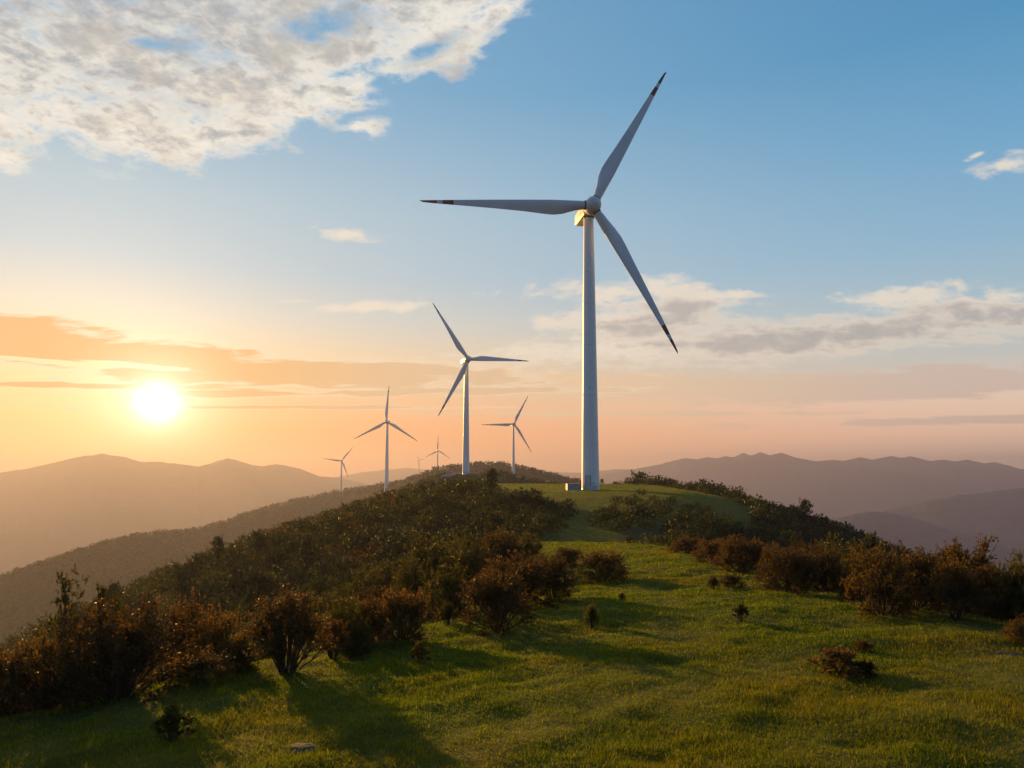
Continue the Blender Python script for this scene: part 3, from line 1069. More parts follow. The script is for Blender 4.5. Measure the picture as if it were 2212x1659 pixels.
def low_wall():
    b = HILL_A.hit(976, 1026)
    root = tag(empty('retaining_wall', tuple(b)), 'short pale concrete wall at the foot of the second largest turbine', 'wall')
    L = 13.0
    n = 12
    bm = bmesh.new()
    for k in range(n):
        x0, x1 = -L / 2 + L * k / n, -L / 2 + L * (k + 1) / n - 0.03
        z = HILL_A.z(b[0] + (x0 + x1) / 2, b[1]) - b[2]
        bm_box(bm, (x0, -0.25, z - 1.2), (x1, 0.25, z + 0.95 + 0.1 * math.sin(k * 2.1)), 0.04, 1)
    obj('wall_blocks', bm_mesh('wall_blocks', bm, M_CONC), root)
    bm = bmesh.new()
    bm_box(bm, (-L / 2 + 1, -2.4, -1.0), (L / 2 - 4, -2.0, 0.25), 0.04, 1)
    obj('kerb', bm_mesh('kerb', bm, M_CONC), root)


low_wall()

# valley town: a few pale blocks
for i, (px, py, w, dpt, h) in enumerate([(8, 1214, 60, 30, 9), (26, 1213, 90, 40, 8), (48, 1211, 40, 22, 11), (16, 1219, 120, 45, 9), (42, 1217, 70, 35, 12), (60, 1214, 30, 20, 8), (5, 1223, 50, 24, 10),
                                         (78, 1209, 30, 16, 10), (92, 1206, 26, 16, 9), (188, 1189, 24, 16, 12), (204, 1187, 36, 16, 9), (172, 1192, 20, 14, 9)]):
    r = ray(px, py)
    dep = -418.0 / r[2]
    p = r * dep
    zz = float(ground_z(p[0], p[1]))
    root = tag(empty('building', (p[0], p[1], zz)), 'tiny pale flat-roofed building in the hazy valley at the left edge', 'building', 'buildings of the valley town')
    root.rotation_euler = (0, 0, 0.2 * ((i * 7) % 5) - 0.4)
    bm = bmesh.new(); bm_box(bm, (-w / 2, -dpt / 2, -6), (w / 2, dpt / 2, h))
    obj('wall', bm_mesh('wall', bm, M_WALL), root)
    bm = bmesh.new(); bm_box(bm, (-w / 2 - 0.6, -dpt / 2 - 0.6, h + 0.01), (w / 2 + 0.6, dpt / 2 + 0.6, h + 0.9))
    obj('roof', bm_mesh('roof', bm, M_WALL), root)
    bm = bmesh.new()
    for f in range(int(h // 3.2)):
        bm_box(bm, (-w / 2 + 1.5, -dpt / 2 - 0.06, f * 3.2 + 1.0), (w / 2 - 1.5, -dpt / 2 + 0.02, f * 3.2 + 2.2))
    obj('window_band', bm_mesh('window_band', bm, M_GLASSD), root)


def rock(px, py, w, h, label, seed, d=None):
    p = hit(px, py)
    bm = bmesh.new()
    bmesh.ops.create_icosphere(bm, subdivisions=5, radius=1.0)
    for v in bm.verts:
        c = np.array(v.co)
        n = 0.28 * float(fbm(c[0] * 1.5 + seed, c[1] * 1.5 + c[2] * 2.0, 5, seed)) + 0.06 * float(fbm(c[0] * 6 + seed, c[1] * 6 + c[2] * 5, 3, seed + 2))
        c = c * (1 + n)
        v.co = Vector((c[0] * w / 2, c[1] * w * 0.36, max(c[2], -0.4) * h))
    me = bm_mesh('rock', bm, M_ROCK, True)
    o = obj('rock', me)
    o.location = (p[0], p[1], p[2] - 0.045)
    tag(o, label, 'rock')


rock(645, 1622, 0.66, 0.085, 'flat brown rock lying in the grass at the bottom left', 3)
rock(2172, 1408, 0.66, 0.095, 'flat grey stone in the grass at the right edge of the meadow', 9)

# ------------------------------------------------------------------ plants
def mat_leaf(name, dark, light, young, trans=0.35, gloss=0.35, soft=0.0):
    m, t, out = material(name)
    tint = t.attr('tint')[2]
    yg = t.attr('young')[2]
    oi = t.new('ShaderNodeObjectInfo').outputs['Random']
    c = t.mix(tint, (*dark, 1), (*light, 1))
    yy = t.m('MULTIPLY', yg, t.smooth(oi, 0.0, 1.0, 0.55, 1.0))
    c = t.mix(yy, c, (*young, 1))
    v = t.m('MULTIPLY_ADD', oi, 0.45, 0.78)
    sc = t.vm('SCALE', c)
    t.l.new(v, sc.node.inputs['Scale'])
    bs = t.new('ShaderNodeBsdfPrincipled')
    t.l.new(sc, bs.inputs['Base Color'])
    bs.inputs['Roughness'].default_value = gloss
    bs.inputs['Specular IOR Level'].default_value = 0.18
    tr = t.new('ShaderNodeBsdfTranslucent')
    br = t.vm('MULTIPLY', sc, (1.5, 1.25, 0.8))
    t.l.new(br, tr.inputs['Color'])
    if soft:
        # distant foliage: leaves too small to see turn with the surface of the clump they belong to
        vt = t.new('ShaderNodeVectorTransform', vector_type='NORMAL', convert_from='OBJECT', convert_to='WORLD')
        t.l.new(t.attr('soft')[1], vt.inputs[0])
        gn = t.new('ShaderNodeNewGeometry').outputs['Normal']
        a = t.vm('SCALE', vt.outputs[0])
        a.node.inputs['Scale'].default_value = soft
        b = t.vm('SCALE', gn)
        b.node.inputs['Scale'].default_value = 1 - soft
        nn = t.vm('NORMALIZE', t.vm('ADD', a, b))
        t.l.new(nn, bs.inputs['Normal'])
        t.l.new(nn, tr.inputs['Normal'])
    mx = t.new('ShaderNodeMixShader')
    mx.inputs[0].default_value = trans
    t.l.new(bs.outputs[0], mx.inputs[1])
    t.l.new(tr.outputs[0], mx.inputs[2])
    t.l.new(mx.outputs[0], out.inputs[0])
    return m


M_RUST = mat_leaf('russet_leaf', (0.020, 0.019, 0.004), (0.064, 0.058, 0.010), (0.18, 0.092, 0.020), 0.38, 0.55)
M_OLIVE = mat_leaf('olive_leaf', (0.016, 0.025, 0.003), (0.056, 0.076, 0.008), (0.13, 0.122, 0.016), 0.40, 0.55)
M_GREEN = mat_leaf('dark_green_leaf', (0.014, 0.020, 0.003), (0.056, 0.060, 0.007), (0.12, 0.100, 0.012), 0.40, 0.55)
M_BRIGHT = mat_leaf('fresh_leaf', (0.030, 0.040, 0.008), (0.080, 0.085, 0.016), (0.13, 0.11, 0.022), 0.42, 0.42)
M_FAR_GREEN = mat_leaf('far_green_leaf', (0.014, 0.025, 0.003), (0.050, 0.076, 0.007), (0.10, 0.110, 0.012), 0.28, 0.6, 0.72)
M_FAR_OLIVE = mat_leaf('far_olive_leaf', (0.017, 0.027, 0.003), (0.066, 0.086, 0.008), (0.13, 0.124, 0.014), 0.28, 0.6, 0.72)
M_FAR_RUST = mat_leaf('far_russet_leaf', (0.028, 0.022, 0.004), (0.090, 0.062, 0.010), (0.20, 0.100, 0.020), 0.28, 0.6, 0.72)
M_GOLD_LIT = mat_leaf('sunlit_gold_leaf', (0.026, 0.022, 0.004), (0.115, 0.085, 0.012), (0.26, 0.150, 0.026), 0.42, 0.5)  # brighter leaf copy: the low sun's gold is painted into the colour
M_STEM = simple_mat('woody_stem', (0.060, 0.040, 0.024), 0.85, 0.2, 0.35, 30.0)


def unit(v):
    return v / np.maximum(np.linalg.norm(v, axis=-1, keepdims=True), 1e-9)


def leaf_mesh(pos, dirs, L, W, rng, tint, young, fold=0.25):
    """folded leaves: 4 vertices, two triangles each"""
    n = len(pos)
    d = unit(dirs)
    r = unit(rng.normal(size=(n, 3)))
    s = unit(np.cross(d, r))
    up = np.cross(s, d)
    L = np.asarray(L)[:, None]
    W = np.asarray(W)[:, None]
    p0 = pos
    p1 = pos + d * L * 0.5 + s * W * 0.5 + up * W * fold
    p2 = pos + d * L
    p3 = pos + d * L * 0.5 - s * W * 0.5 + up * W * fold
    V = np.stack([p0, p1, p2, p3], 1).reshape(-1, 3)
    b = np.arange(n)[:, None] * 4
    F = np.concatenate([b + np.array([0, 1, 2]), b + np.array([0, 2, 3])])
    return V, F, np.repeat(tint, 4), np.repeat(young, 4)


class Tubes:
    def __init__(self):
        self.V, self.F, self.n = [], [], 0

    def add(self, pts, r0, r1, sides=4):
        pts = np.asarray(pts, float)
        k = len(pts)
        tang = unit(np.gradient(pts, axis=0))
        ref = np.array([0.3, 0.9, 0.2])
        a = unit(np.cross(tang, ref))
        b = np.cross(tang, a)
        ang = np.linspace(0, 2 * np.pi, sides, endpoint=False)
        rad = np.linspace(r0, r1, k)[:, None, None]
        ring = pts[:, None, :] + rad * (np.cos(ang)[None, :, None] * a[:, None, :] + np.sin(ang)[None, :, None] * b[:, None, :])
        self.V.append(ring.reshape(-1, 3))
        i, j = np.meshgrid(np.arange(k - 1), np.arange(sides), indexing='ij')
        i, j = i.ravel(), j.ravel()
        q = (j + 1) % sides
        self.F.append(np.stack([i * sides + j, i * sides + q, (i + 1) * sides + q, (i + 1) * sides + j], 1) + self.n)
        self.n += k * sides

    def mesh(self, name, mat):
        return mesh_np(name, np.concatenate(self.V), np.concatenate(self.F), mat, True)


def make_bush(seed, mat, clumps=20, tips=26, leaves=13, L=0.036, W=0.017, width=0.56, base=0.16, narrow=0.45, sig=0.095, young=0.6, stems=12, hole=0.0, twig=True, top_var=0.2, fill=0.35, trunk=0.0, upright=0.35, stem_r=0.011, tintk=2.0):
    """a shrub of height 1: branches fan out from the foot, each ends in a clump of twigs carrying leaf rosettes"""
    rng = np.random.RandomState(seed)
    T = Tubes()
    P_, D_, Y_, C_ = [], [], [], []
    cl = []
    ga = 2.399963
    for k in range(clumps):
        f = (k + 0.5) / clumps
        th = k * ga + rng.normal() * 0.25
        # polar angle: spread over the dome, leaving the underside open
        h = np.clip(base + (0.90 - base) * (1 - f) ** 0.85 + rng.normal() * 0.04, base, 0.95)
        prof = narrow + (1 - narrow) * np.sin(np.pi * np.clip(h / 0.95, 0, 1) ** 0.75) ** 0.8
        rad = width * prof * math.sqrt(max(0.02, 1 - max(0, (h - 0.45) / 0.55) ** 2)) * (1 - rng.rand() ** 2 * fill) * (1 + rng.normal() * 0.10)
        c = np.array([math.cos(th) * rad, math.sin(th) * rad, h * (1 + rng.normal() * top_var * 0.25) - 0.03])
        cl.append(c)
    for q in range(int(clumps * 0.35)):                 # some foliage deeper inside
        th = rng.rand() * 6.283
        rr = width * 0.5 * math.sqrt(rng.rand())
        cl.append(np.array([math.cos(th) * rr, math.sin(th) * rr, base + 0.15 + 0.45 * rng.rand()]))
    roots = []
    for s in range(stems):
        th = s * ga
        rr = 0.05 * math.sqrt(rng.rand()) * (1 if trunk == 0 else 0.3)
        roots.append(np.array([math.cos(th) * rr, math.sin(th) * rr, -0.06]))
    for ci, c in enumerate(cl):
        r0 = roots[int(np.argmin([np.linalg.norm(c[:2] - 3 * r[:2]) + rng.rand() * 0.1 for r in roots]))]
        st = r0.copy()
        if trunk:
            st = np.array([0, 0, trunk * (0.6 + 0.6 * rng.rand())])
        mid = st * 0.45 + c * 0.55
        mid[:2] *= (0.80 + 0.1 * rng.rand())
        mid[2] = st[2] + (c[2] - st[2]) * (0.55 + 0.1 * rng.normal() * 0.5)
        tt = np.linspace(0, 1, 7)[:, None]
        br = (1 - tt) ** 2 * st + 2 * tt * (1 - tt) * mid + tt ** 2 * c
        br[1:-1] += rng.normal(size=(5, 3)) * 0.008
        T.add(br, stem_r * (0.7 + 0.6 * rng.rand()), stem_r * 0.36, 4)
        n = max(4, int(tips * (0.7 + 0.6 * rng.rand())))
        s3 = sig * (0.75 + 0.5 * rng.rand())
        tp = c + rng.normal(size=(n, 3)) * np.array([s3, s3, s3 * 0.85])
        out = unit(c - np.array([0, 0, 0.25]))
        for p in tp:
            a = br[rng.randint(3, 7)]
            m1 = (a + p) / 2 + rng.normal(size=3) * 0.012 + np.array([0, 0, -0.012])
            if twig:
                T.add(np.stack([a, m1, p]), stem_r * 0.32, stem_r * 0.13, 3)
            nl = max(3, int(leaves * (0.6 + 0.8 * rng.rand())))
            ax = unit(p - m1 + out * 0.04 + np.array([0, 0, upright * 0.06]))
            along = rng.rand(nl)[:, None] ** 0.6
            base_p = m1 + (p - m1) * along * 1.0
            dd = ax * 0.55 + unit(rng.normal(size=(nl, 3))) * 0.85 + np.array([0, 0, 0.15])
            P_.append(base_p)
            D_.append(dd)
            C_.append(np.repeat((c * 0.72 + np.array([0, 0, 0.10]))[None, :], nl, 0))
            # new growth at the ends of the outer, upper twigs
            e = np.clip((np.linalg.norm(p - np.array([0, 0, 0.3])) - 0.36) / 0.3, 0, 1)
            Y_.append(np.clip(along[:, 0] * e * young * (0.3 + 1.3 * rng.rand(nl)), 0, 1))
    pos = np.concatenate(P_)
    dr = np.concatenate(D_)
    yg = np.concatenate(Y_)
    n = len(pos)
    V, F, ti, yo = leaf_mesh(pos, dr, L * (0.65 + 0.7 * rng.rand(n)), W * (0.7 + 0.6 * rng.rand(n)), rng, np.clip(rng.beta(tintk, tintk, n), 0, 1), yg)
    keep_z = V[:, 2] > -0.03
    V[:, 2] = np.maximum(V[:, 2], -0.03)
    if trunk:
        T.add(np.array([[0, 0, -0.1], [0.006, 0, trunk * 0.5], [0, 0.004, trunk * 1.15]]), stem_r * 2.6, stem_r * 1.7, 7)
    soft = unit(pos - np.concatenate(C_)) * 0.6 + unit(pos - np.array([0, 0, 0.25])) * 0.4
    me = mesh_np('foliage', V, F, mat, False, {'tint': ti, 'young': yo, 'soft': np.repeat(unit(soft), 4, 0)})
    return me, T.mesh('stems', M_STEM), n


def proto(seed, mat, **kw):
    leaf, stem, n = make_bush(seed, mat, **kw)
    return leaf, stem


PB = {
    'round_a': proto(1, M_RUST, clumps=34, tips=24, leaves=12, young=0.95, width=0.60, base=0.07, narrow=0.68),
    'round_b': proto(2, M_RUST, clumps=30, tips=26, leaves=12, young=0.8, width=0.58, top_var=0.35, base=0.08, narrow=0.62),
    'round_c': proto(3, M_OLIVE, clumps=30, tips=24, leaves=12, young=0.8, width=0.62, top_var=0.3, base=0.06, narrow=0.7),
    'gold_lit': proto(13, M_GOLD_LIT, clumps=30, tips=24, leaves=12, young=0.9, width=0.60, base=0.08, narrow=0.65, top_var=0.3),
    'vase': proto(4, M_RUST, clumps=30, tips=18, leaves=10, young=0.9, width=0.58, base=0.38, narrow=0.22, stems=18, sig=0.085, fill=0.6, stem_r=0.010),
    'vase_b': proto(5, M_OLIVE, clumps=28, tips=22, leaves=11, young=0.9, width=0.60, base=0.34, narrow=0.22, stems=16, fill=0.5),
    'green': proto(6, M_GREEN, clumps=30, tips=22, leaves=11, young=0.4, width=0.60, base=0.07, narrow=0.65, L=0.045, W=0.02),
    'bright': proto(7, M_BRIGHT, clumps=26, tips=20, leaves=10, young=0.5, width=0.62, L=0.05, W=0.022),
    'twiggy': proto(8, M_RUST, clumps=36, tips=18, leaves=10, young=0.7, width=0.56, base=0.2, narrow=0.3, sig=0.075, top_var=0.5, stems=12, fill=0.45, L=0.042, W=0.018),
    'sapling': proto(9, M_BRIGHT, clumps=10, tips=8, leaves=8, young=0.4, width=0.30, base=0.45, narrow=0.2, sig=0.06, top_var=0.9, stems=4, fill=0.8, L=0.055, W=0.024, stem_r=0.008),
    'tuft': proto(10, M_GREEN, clumps=14, tips=9, leaves=10, young=0.5, width=0.50, base=0.35, narrow=0.2, stems=9, sig=0.08, L=0.10, W=0.038, fill=0.7, stem_r=0.016),
    'tuft_red': proto(11, M_RUST, clumps=18, tips=10, leaves=10, young=1.1, width=0.62, base=0.2, narrow=0.35, stems=9, sig=0.1, L=0.10, W=0.04, fill=0.5, stem_r=0.014),
    'thin': proto(12, M_OLIVE, clumps=9, tips=5, leaves=6, young=0.6, width=0.35, base=0.35, narrow=0.2, stems=6, sig=0.07, L=0.06, W=0.024, fill=0.8, top_var=0.8, stem_r=0.010),
    # distant shrubs: bigger, fewer leaves
    'far_a': proto(21, M_FAR_GREEN, clumps=22, tips=8, leaves=7, young=0.3, width=0.62, sig=0.11, L=0.075, W=0.045, twig=False, tintk=7.0, base=0.1, narrow=0.6),
    'far_b': proto(22, M_FAR_OLIVE, clumps=20, tips=8, leaves=7, young=0.45, width=0.66, sig=0.11, L=0.075, W=0.045, twig=False, tintk=7.0, base=0.1, narrow=0.6, top_var=0.4),
    'far_c': proto(23, M_FAR_RUST, clumps=20, tips=8, leaves=7, young=0.9, width=0.66, sig=0.11, L=0.07, W=0.042, twig=False, tintk=7.0, base=0.1, narrow=0.6),
    'far_tree': proto(24, M_FAR_GREEN, clumps=18, tips=8, leaves=7, young=0.3, width=0.50, sig=0.10, L=0.075, W=0.045, twig=False, tintk=7.0, base=0.38, narrow=0.5, trunk=0.3, stems=3, top_var=0.5, stem_r=0.016),
}
PB_ROOT = {}


def plant(kind, name, loc, h, w, label, cat='shrub', group=None, rot=None):
    """first use builds the thing, later ones copy it with its parts"""
    fol, st = ('crown', 'trunk') if kind == 'far_tree' else ('foliage', 'stems')
    key = (kind, name)
    if key not in PB_ROOT:
        root = empty(name)
        obj(fol, PB[kind][0], root)
        obj(st, PB[kind][1], root)
        PB_ROOT[key] = root
    else:
        src = PB_ROOT[key]
        root = src.copy()
        COL.objects.link(root)
        for ch in src.children:
            c = ch.copy()
            COL.objects.link(c)
            c.parent = root
    root.location = [float(v) for v in loc]
    root.rotation_euler = (RNG.normal() * 0.03, RNG.normal() * 0.03, RNG.rand() * 6.283 if rot is None else rot)
    root.scale = (w, w * (0.9 + 0.2 * RNG.rand()), h)
    for k in ('group',):
        if k in root:
            del root[k]
    tag(root, label, cat, group)
    return root


# --- the bushes one can tell apart: (kind, foot x, foot y, top y, width px, label[, depth])
NEAR = [
    # left
    ('round_a', 255, 1508, 1288, 280, 'largest russet bush, broad and dark, at the left in front of the far slope'),
    ('gold_lit', 90, 1530, 1362, 180, 'yellow-lit olive bush at the left edge below the largest russet bush'),
    ('round_b', -10, 1560, 1395, 150, 'olive-brown bush cut by the left edge of the picture'),
    ('sapling', 150, 1420, 1288, 80, 'thin green sapling poking up behind the largest russet bush'),
    ('green', 215, 1420, 1290, 130, 'green leafy bush top showing just above the largest russet bush'),
    ('round_b', 412, 1425, 1283, 120, 'dark round bush between the largest russet bush and the many-stemmed bush'),
    ('gold_lit', 470, 1440, 1312, 95, 'orange-lit bush directly left of the many-stemmed bush'),
    ('gold_lit', 425, 1482, 1400, 130, 'low golden-lit bush at the right foot of the largest russet bush'),
    ('green', 515, 1452, 1378, 90, 'small green bush at the left foot of the many-stemmed bush'),
    ('vase', 618, 1455, 1281, 228, 'tall many-stemmed russet bush with bare stems fanning out, left of centre'),
    ('vase', 718, 1425, 1338, 95, 'low russet bush leaning right at the side of the many-stemmed bush'),
    ('round_c', 745, 1385, 1288, 110, 'brown bush behind the right shoulder of the many-stemmed bush'),
    ('green', 770, 1395, 1330, 70, 'small dark green bush at the grass edge right of the many-stemmed bush'),
    ('round_b', 800, 1368, 1285, 90, 'brown bush left of the round russet bush at the grass edge'),
    ('round_a', 870, 1370, 1262, 125, 'round russet bush with a red-lit crown, standing above a wispy weed'),
    ('thin', 850, 1400, 1330, 60, 'wispy weed standing in the grass below the round russet bush'),
    ('vase_b', 968, 1355, 1298, 52, 'small upright bush left of the rounded bush in the centre'),
    ('round_a', 1072, 1368, 1222, 152, 'rounded russet bush standing forward in the centre of the meadow edge'),
    ('round_a', 1120, 1312, 1190, 165, 'broad red-topped bush behind the rounded centre bush'),
    ('round_b', 1196, 1300, 1194, 110, 'red-topped bush with dark foot right behind the rounded centre bush'),
    ('round_c', 970, 1312, 1216, 105, 'olive bush left of the broad red-topped bush'),
    ('round_c', 905, 1290, 1205, 110, 'olive brown bush up the slope from the round russet bush'),
    ('green', 930, 1236, 1166, 160, 'wide flat-topped green bush on the slope above the olive bushes'),
    ('round_a', 1226, 1226, 1178, 72, 'small round russet bush beside the path, behind the red-topped bushes'),
    ('round_a', 1302, 1254, 1184, 112, 'lone round russet bush on the meadow, right of the red-topped bushes'),
    ('round_c', 1022, 1222, 1160, 100, 'brown bush on the slope left of the bright grass hump'),
    ('round_b', 1085, 1208, 1140, 120, 'reddish bush on the slope beside the bright grass hump'),
    ('round_c', 1145, 1196, 1150, 60, 'small reddish bush at the very edge of the bright grass hump'),
    # right
    ('round_b', 1484, 1200, 1156, 74, 'first low russet bush of the right-hand row, at its far end'),
    ('round_a', 1542, 1226, 1160, 88, 'round russet bush, second from the far end of the right-hand row'),
    ('round_a', 1606, 1238, 1152, 112, 'large russet bush behind the two small meadow bushes'),
    ('round_b', 1672, 1262, 1172, 80, 'rust-brown bush adjoining the glossy russet bush from the left'),
    ('round_a', 1710, 1285, 1175, 118, 'glossy russet bush leaning over the meadow edge at right'),
    ('round_b', 1775, 1284, 1180, 115, 'dark bush behind and right of the glossy russet bush'),
    ('bright', 1815, 1236, 1160, 110, 'yellow-green bush behind the right-hand row'),
    ('round_b', 1842, 1292, 1232, 60, 'small rust-brown bush left of the large golden-lit bush'),
    ('gold_lit', 1908, 1325, 1172, 128, 'large golden-lit bush in the middle of the right-hand row'),
    ('round_b', 1975, 1330, 1176, 150, 'dark russet bush right of the large golden-lit bush'),
    ('vase', 2064, 1358, 1214, 145, 'rust bush with pale bare stems at its foot in the right-hand row'),
    ('twiggy', 2085, 1330, 1160, 170, 'tallest twiggy bush rising behind the bare-stemmed rust bush'),
    ('round_a', 2165, 1376, 1206, 130, 'russet bush near the right edge, next to the pale green one'),
    ('bright', 2212, 1330, 1198, 110, 'pale green bush cut by the right edge of the picture'),
    ('gold_lit', 2215, 1388, 1328, 70, 'low golden-lit bush at the right edge, nearest of the right-hand row'),
    ('green', 1880, 1262, 1166, 110, 'green bush behind the large golden-lit bush'),
    ('round_b', 1740, 1222, 1164, 110, 'brown bush behind the glossy russet bush'),
    ('round_a', 2015, 1300, 1185, 150, 'brown bush behind the dark russet one beside the golden-lit bush'),
    # on the meadow
    ('vase_b', 1278, 1358, 1302, 42, 'small sparse brown bush alone in the middle of the meadow'),
    ('tuft', 1600, 1344, 1302, 42, 'small dark green bush alone on the right part of the meadow'),
    ('vase_b', 1541, 1278, 1242, 34, 'left one of the two small brown bushes on the meadow'),
    ('round_b', 1582, 1274, 1236, 52, 'right one of the two small brown bushes on the meadow'),
    ('tuft', 907, 1436, 1386, 54, 'small dark leafy bush in the lit grass below the little upright bush'),
    ('tuft_red', 1812, 1458, 1395, 108, 'low red bush on the meadow at lower right'),
    ('tuft_red', 1864, 1410, 1378, 40, 'tiny red bush behind the low red bush'),
    ('tuft', 1868, 1462, 1425, 70, 'low dark green bush touching the low red bush from the right'),
    ('tuft', 372, 1604, 1525, 100, 'small dark bush in the shaded grass at the lower left'),
    ('tuft', 1343, 1300, 1280, 20, 'tiny dark plant in the grass right of the red-topped bushes'),
    ('thin', 1785, 1368, 1350, 18, 'tiny green plant in the grass left of the right-hand row'),
    # on the hilltop and its skyline
    ('far_tree', 1300, 1050, 1035, 13, 'tiny lone tree on the hilltop skyline just right of the tallest tower'),
    ('far_a', 1330, 1050, 1039, 18, 'tiny bush on the hilltop skyline right of the tiny lone tree'),
    ('far_a', 1374, 1051, 1033, 40, 'dark bush on the hilltop skyline, left half of the pair against the grey range'),
    ('far_b', 1410, 1051, 1033, 38, 'dark bush on the hilltop skyline, right half of the pair against the grey range'),
    ('far_a', 1112, 1078, 1058, 30, 'dark round bush alone on the grass left of the tallest tower'),
    ('far_tree', 1716, 1116, 1092, 32, 'small round-headed tree standing out on the right skyline of the hill'),
    ('far_tree', 1784, 1142, 1118, 34, 'small tree lower down the right skyline of the hill, before the dark spur'),
    ('far_a', 1150, 1152, 1130, 34, 'dark bush in the hollow above the bright grass hump'),
    ('far_c', 1222, 1140, 1128, 18, 'small russet bush beside the grass track up the hill face'),
    ('thin', 903, 1316, 1286, 30, 'thin weed between the olive bushes and the little upright bush'),
]
# how far those stand whose foot is hidden by the bushes in front
DEPTH = {90: 13.6, -10: 13.2, 150: 15.2, 8: 14.8, 215: 16.0, 412: 17.2, 470: 16.4, 745: 18.2, 770: 17.0, 800: 18.8, 870: 18.6, 905: 27.0, 930: 36.0, 970: 24.0, 1022: 36.0, 1085: 38.0, 1145: 40.0,
         1484: 42.0, 1542: 35.0, 1606: 31.0, 1672: 26.5, 1710: 23.5, 1775: 25.0, 1815: 34.0, 1842: 21.5, 1908: 18.2, 1975: 19.0, 2064: 17.2, 2085: 20.5, 2165: 17.6, 2212: 17.0, 2215: 14.6,
         1300: 196.0, 1330: 196.0, 1374: 194.0, 1410: 192.0, 1716: 150.0, 1784: 138.0, 1880: 26.0, 1740: 33.0, 2015: 22.0}
NEAR_XY = []
for it in NEAR:
    kind, px, py, ty, wpx, label = it[:6]
    dep = DEPTH.get(px)
    if dep:
        p = ray(px, py) * dep
        p[2] = float(ground_z(p[0], p[1]))
    else:
        p = hit(px, py)
    if p is None:
        print('NOHIT', it)
        continue
    tr = ray(px, ty)
    h = (tr[2] * p[1]) - p[2]
    w = wpx / FPX * p[1]
    big = h > 0.75
    prof_w = {'sapling': 0.5, 'thin': 0.85, 'tuft': 1.15, 'tuft_red': 1.3, 'twiggy': 0.95}.get(kind, 1.28)
    nm = 'tree' if kind == 'far_tree' else 'shrub'
    plant(kind, nm, (p[0], p[1], p[2] - 0.03), h * 1.02, w / prof_w, label, nm, None)
    NEAR_XY.append((p[0], p[1], max(w, 0.4) * 0.5))
    print('NEAR', kind, px, 'Y %.1f X %.1f h %.2f w %.2f' % (p[1], p[0], h, w))
NEAR_XY = np.array(NEAR_XY)


# --- scrub on the flanks
def px_of(X, Y, Z):
    q = np.stack([X, Y, Z], -1)
    w = q @ CF
    return 1106 + FPX * X / w, 829.5 - FPX * ((q @ CU) / w - SHIFT * 2212 / FPX)


def visible(X, Y, Z, lift):
    """rough line-of-sight test against the ridge"""
    ok = np.ones(len(X), bool)
    for f in np.concatenate([np.linspace(0.25, 0.9, 14), np.linspace(0.92, 0.99, 5)]):
        g = ground_z(X * f, Y * f, False)
        ok &= (Z + lift) * f > g - 0.1
    return ok


def scatter(n, x0, x1, y0, y1, mind, seed):
    rng = np.random.RandomState(seed)
    X = x0 + (x1 - x0) * rng.rand(n)
    Y = y0 + (y1 - y0) * rng.rand(n)
    cell = {}
    keep = []
    for i in range(n):
        a, b = int(X[i] // mind), int(Y[i] // mind)
        bad = False
        for u in (-1, 0, 1):
            for v in (-1, 0, 1):
                for j in cell.get((a + u, b + v), ()):
                    if (X[i] - X[j]) ** 2 + (Y[i] - Y[j]) ** 2 < mind * mind:
                        bad = True
        if not bad:
            cell.setdefault((a, b), []).append(i)
            keep.append(i)
    return X[keep], Y[keep]


_SY = np.array([0, 30, 60, 75, 88, 100, 112, 122, 132, 142, 157, 200, 300.0])
_SX = np.array([0, 0, 1, 3, 7.0, 9.0, 8.5, 5.0, -2, -6, -9, -9, -10])


def scrub_zone(X, Y):
    """1 on the bushy flanks, 0 on the meadow"""
    wob = 1.2 * fbm(X / 4.0, Y / 4.0, 2, 77) + 1.6 * fbm(X / 11.0, Y / 11.0, 2, 78)
    left = X < np.where(Y < 66, _at(KE, Y) - 0.8, np.interp(Y, _SY, _SX)) + wob
    right = X > np.where(Y < 66, _at(KF, Y) + 1.2, np.interp(Y, [66, 90, 110, 130, 160, 200, 240], [12, 24, 38, 47, 45, 40, 35])) + wob
    return left, right


XS, YS = scatter(26000, -120, 100, 16, 250, 2.35, 5)
L_, R_ = scrub_zone(XS, YS)
patch = np.zeros(len(XS), bool)
ZS = ground_z(XS, YS, False)
PX, PY = px_of(XS, YS, ZS)
# bushy patches on the face of the turbine hill, described by where they grow
PATCHES = [(16.5, 98, 5.5, 10), (20.5, 112, 5.5, 9), (24.0, 122, 4.0, 7), (13.0, 90, 4.5, 6), (27.5, 104, 4, 5), (32, 117, 4, 4)]
nz = fbm(XS / 5.0, YS / 5.0, 2, 90)
for cx, cyy, rx, ry in PATCHES:
    patch |= (((XS - cx) / rx) ** 2 + ((YS - cyy) / ry) ** 2 + nz * 0.7) < 1
loose = (np.random.RandomState(8).rand(len(XS)) < 0.035) & (XS > 22) & (YS > 85) & (YS < 135)
sel = (L_ | R_ | patch | loose) & (PX > -70) & (PX < 2290) & (PY < 1720)
sel &= visible(XS, YS, ZS, 2.2)
dn = np.min(np.hypot(XS[:, None] - NEAR_XY[None, :, 0], YS[:, None] - NEAR_XY[None, :, 1]) - NEAR_XY[None, :, 2] * 0.8, 1)
sel &= dn > 0.7
sel &= ~((YS < 23) & (XS < -3))
XS, YS, ZS, PX = XS[sel], YS[sel], ZS[sel], PX[sel]
Lf, Rf, Pf = L_[sel], R_[sel], patch[sel]
rng = np.random.RandomState(31)
H = 1.35 + 2.0 * rng.rand(len(XS)) ** 2.0
H *= np.where(YS < 62, 0.72, 1.0) * np.where(Pf, 0.75, 1.0) * np.where(~Lf & ~Rf & ~Pf, 0.45, 1.0)
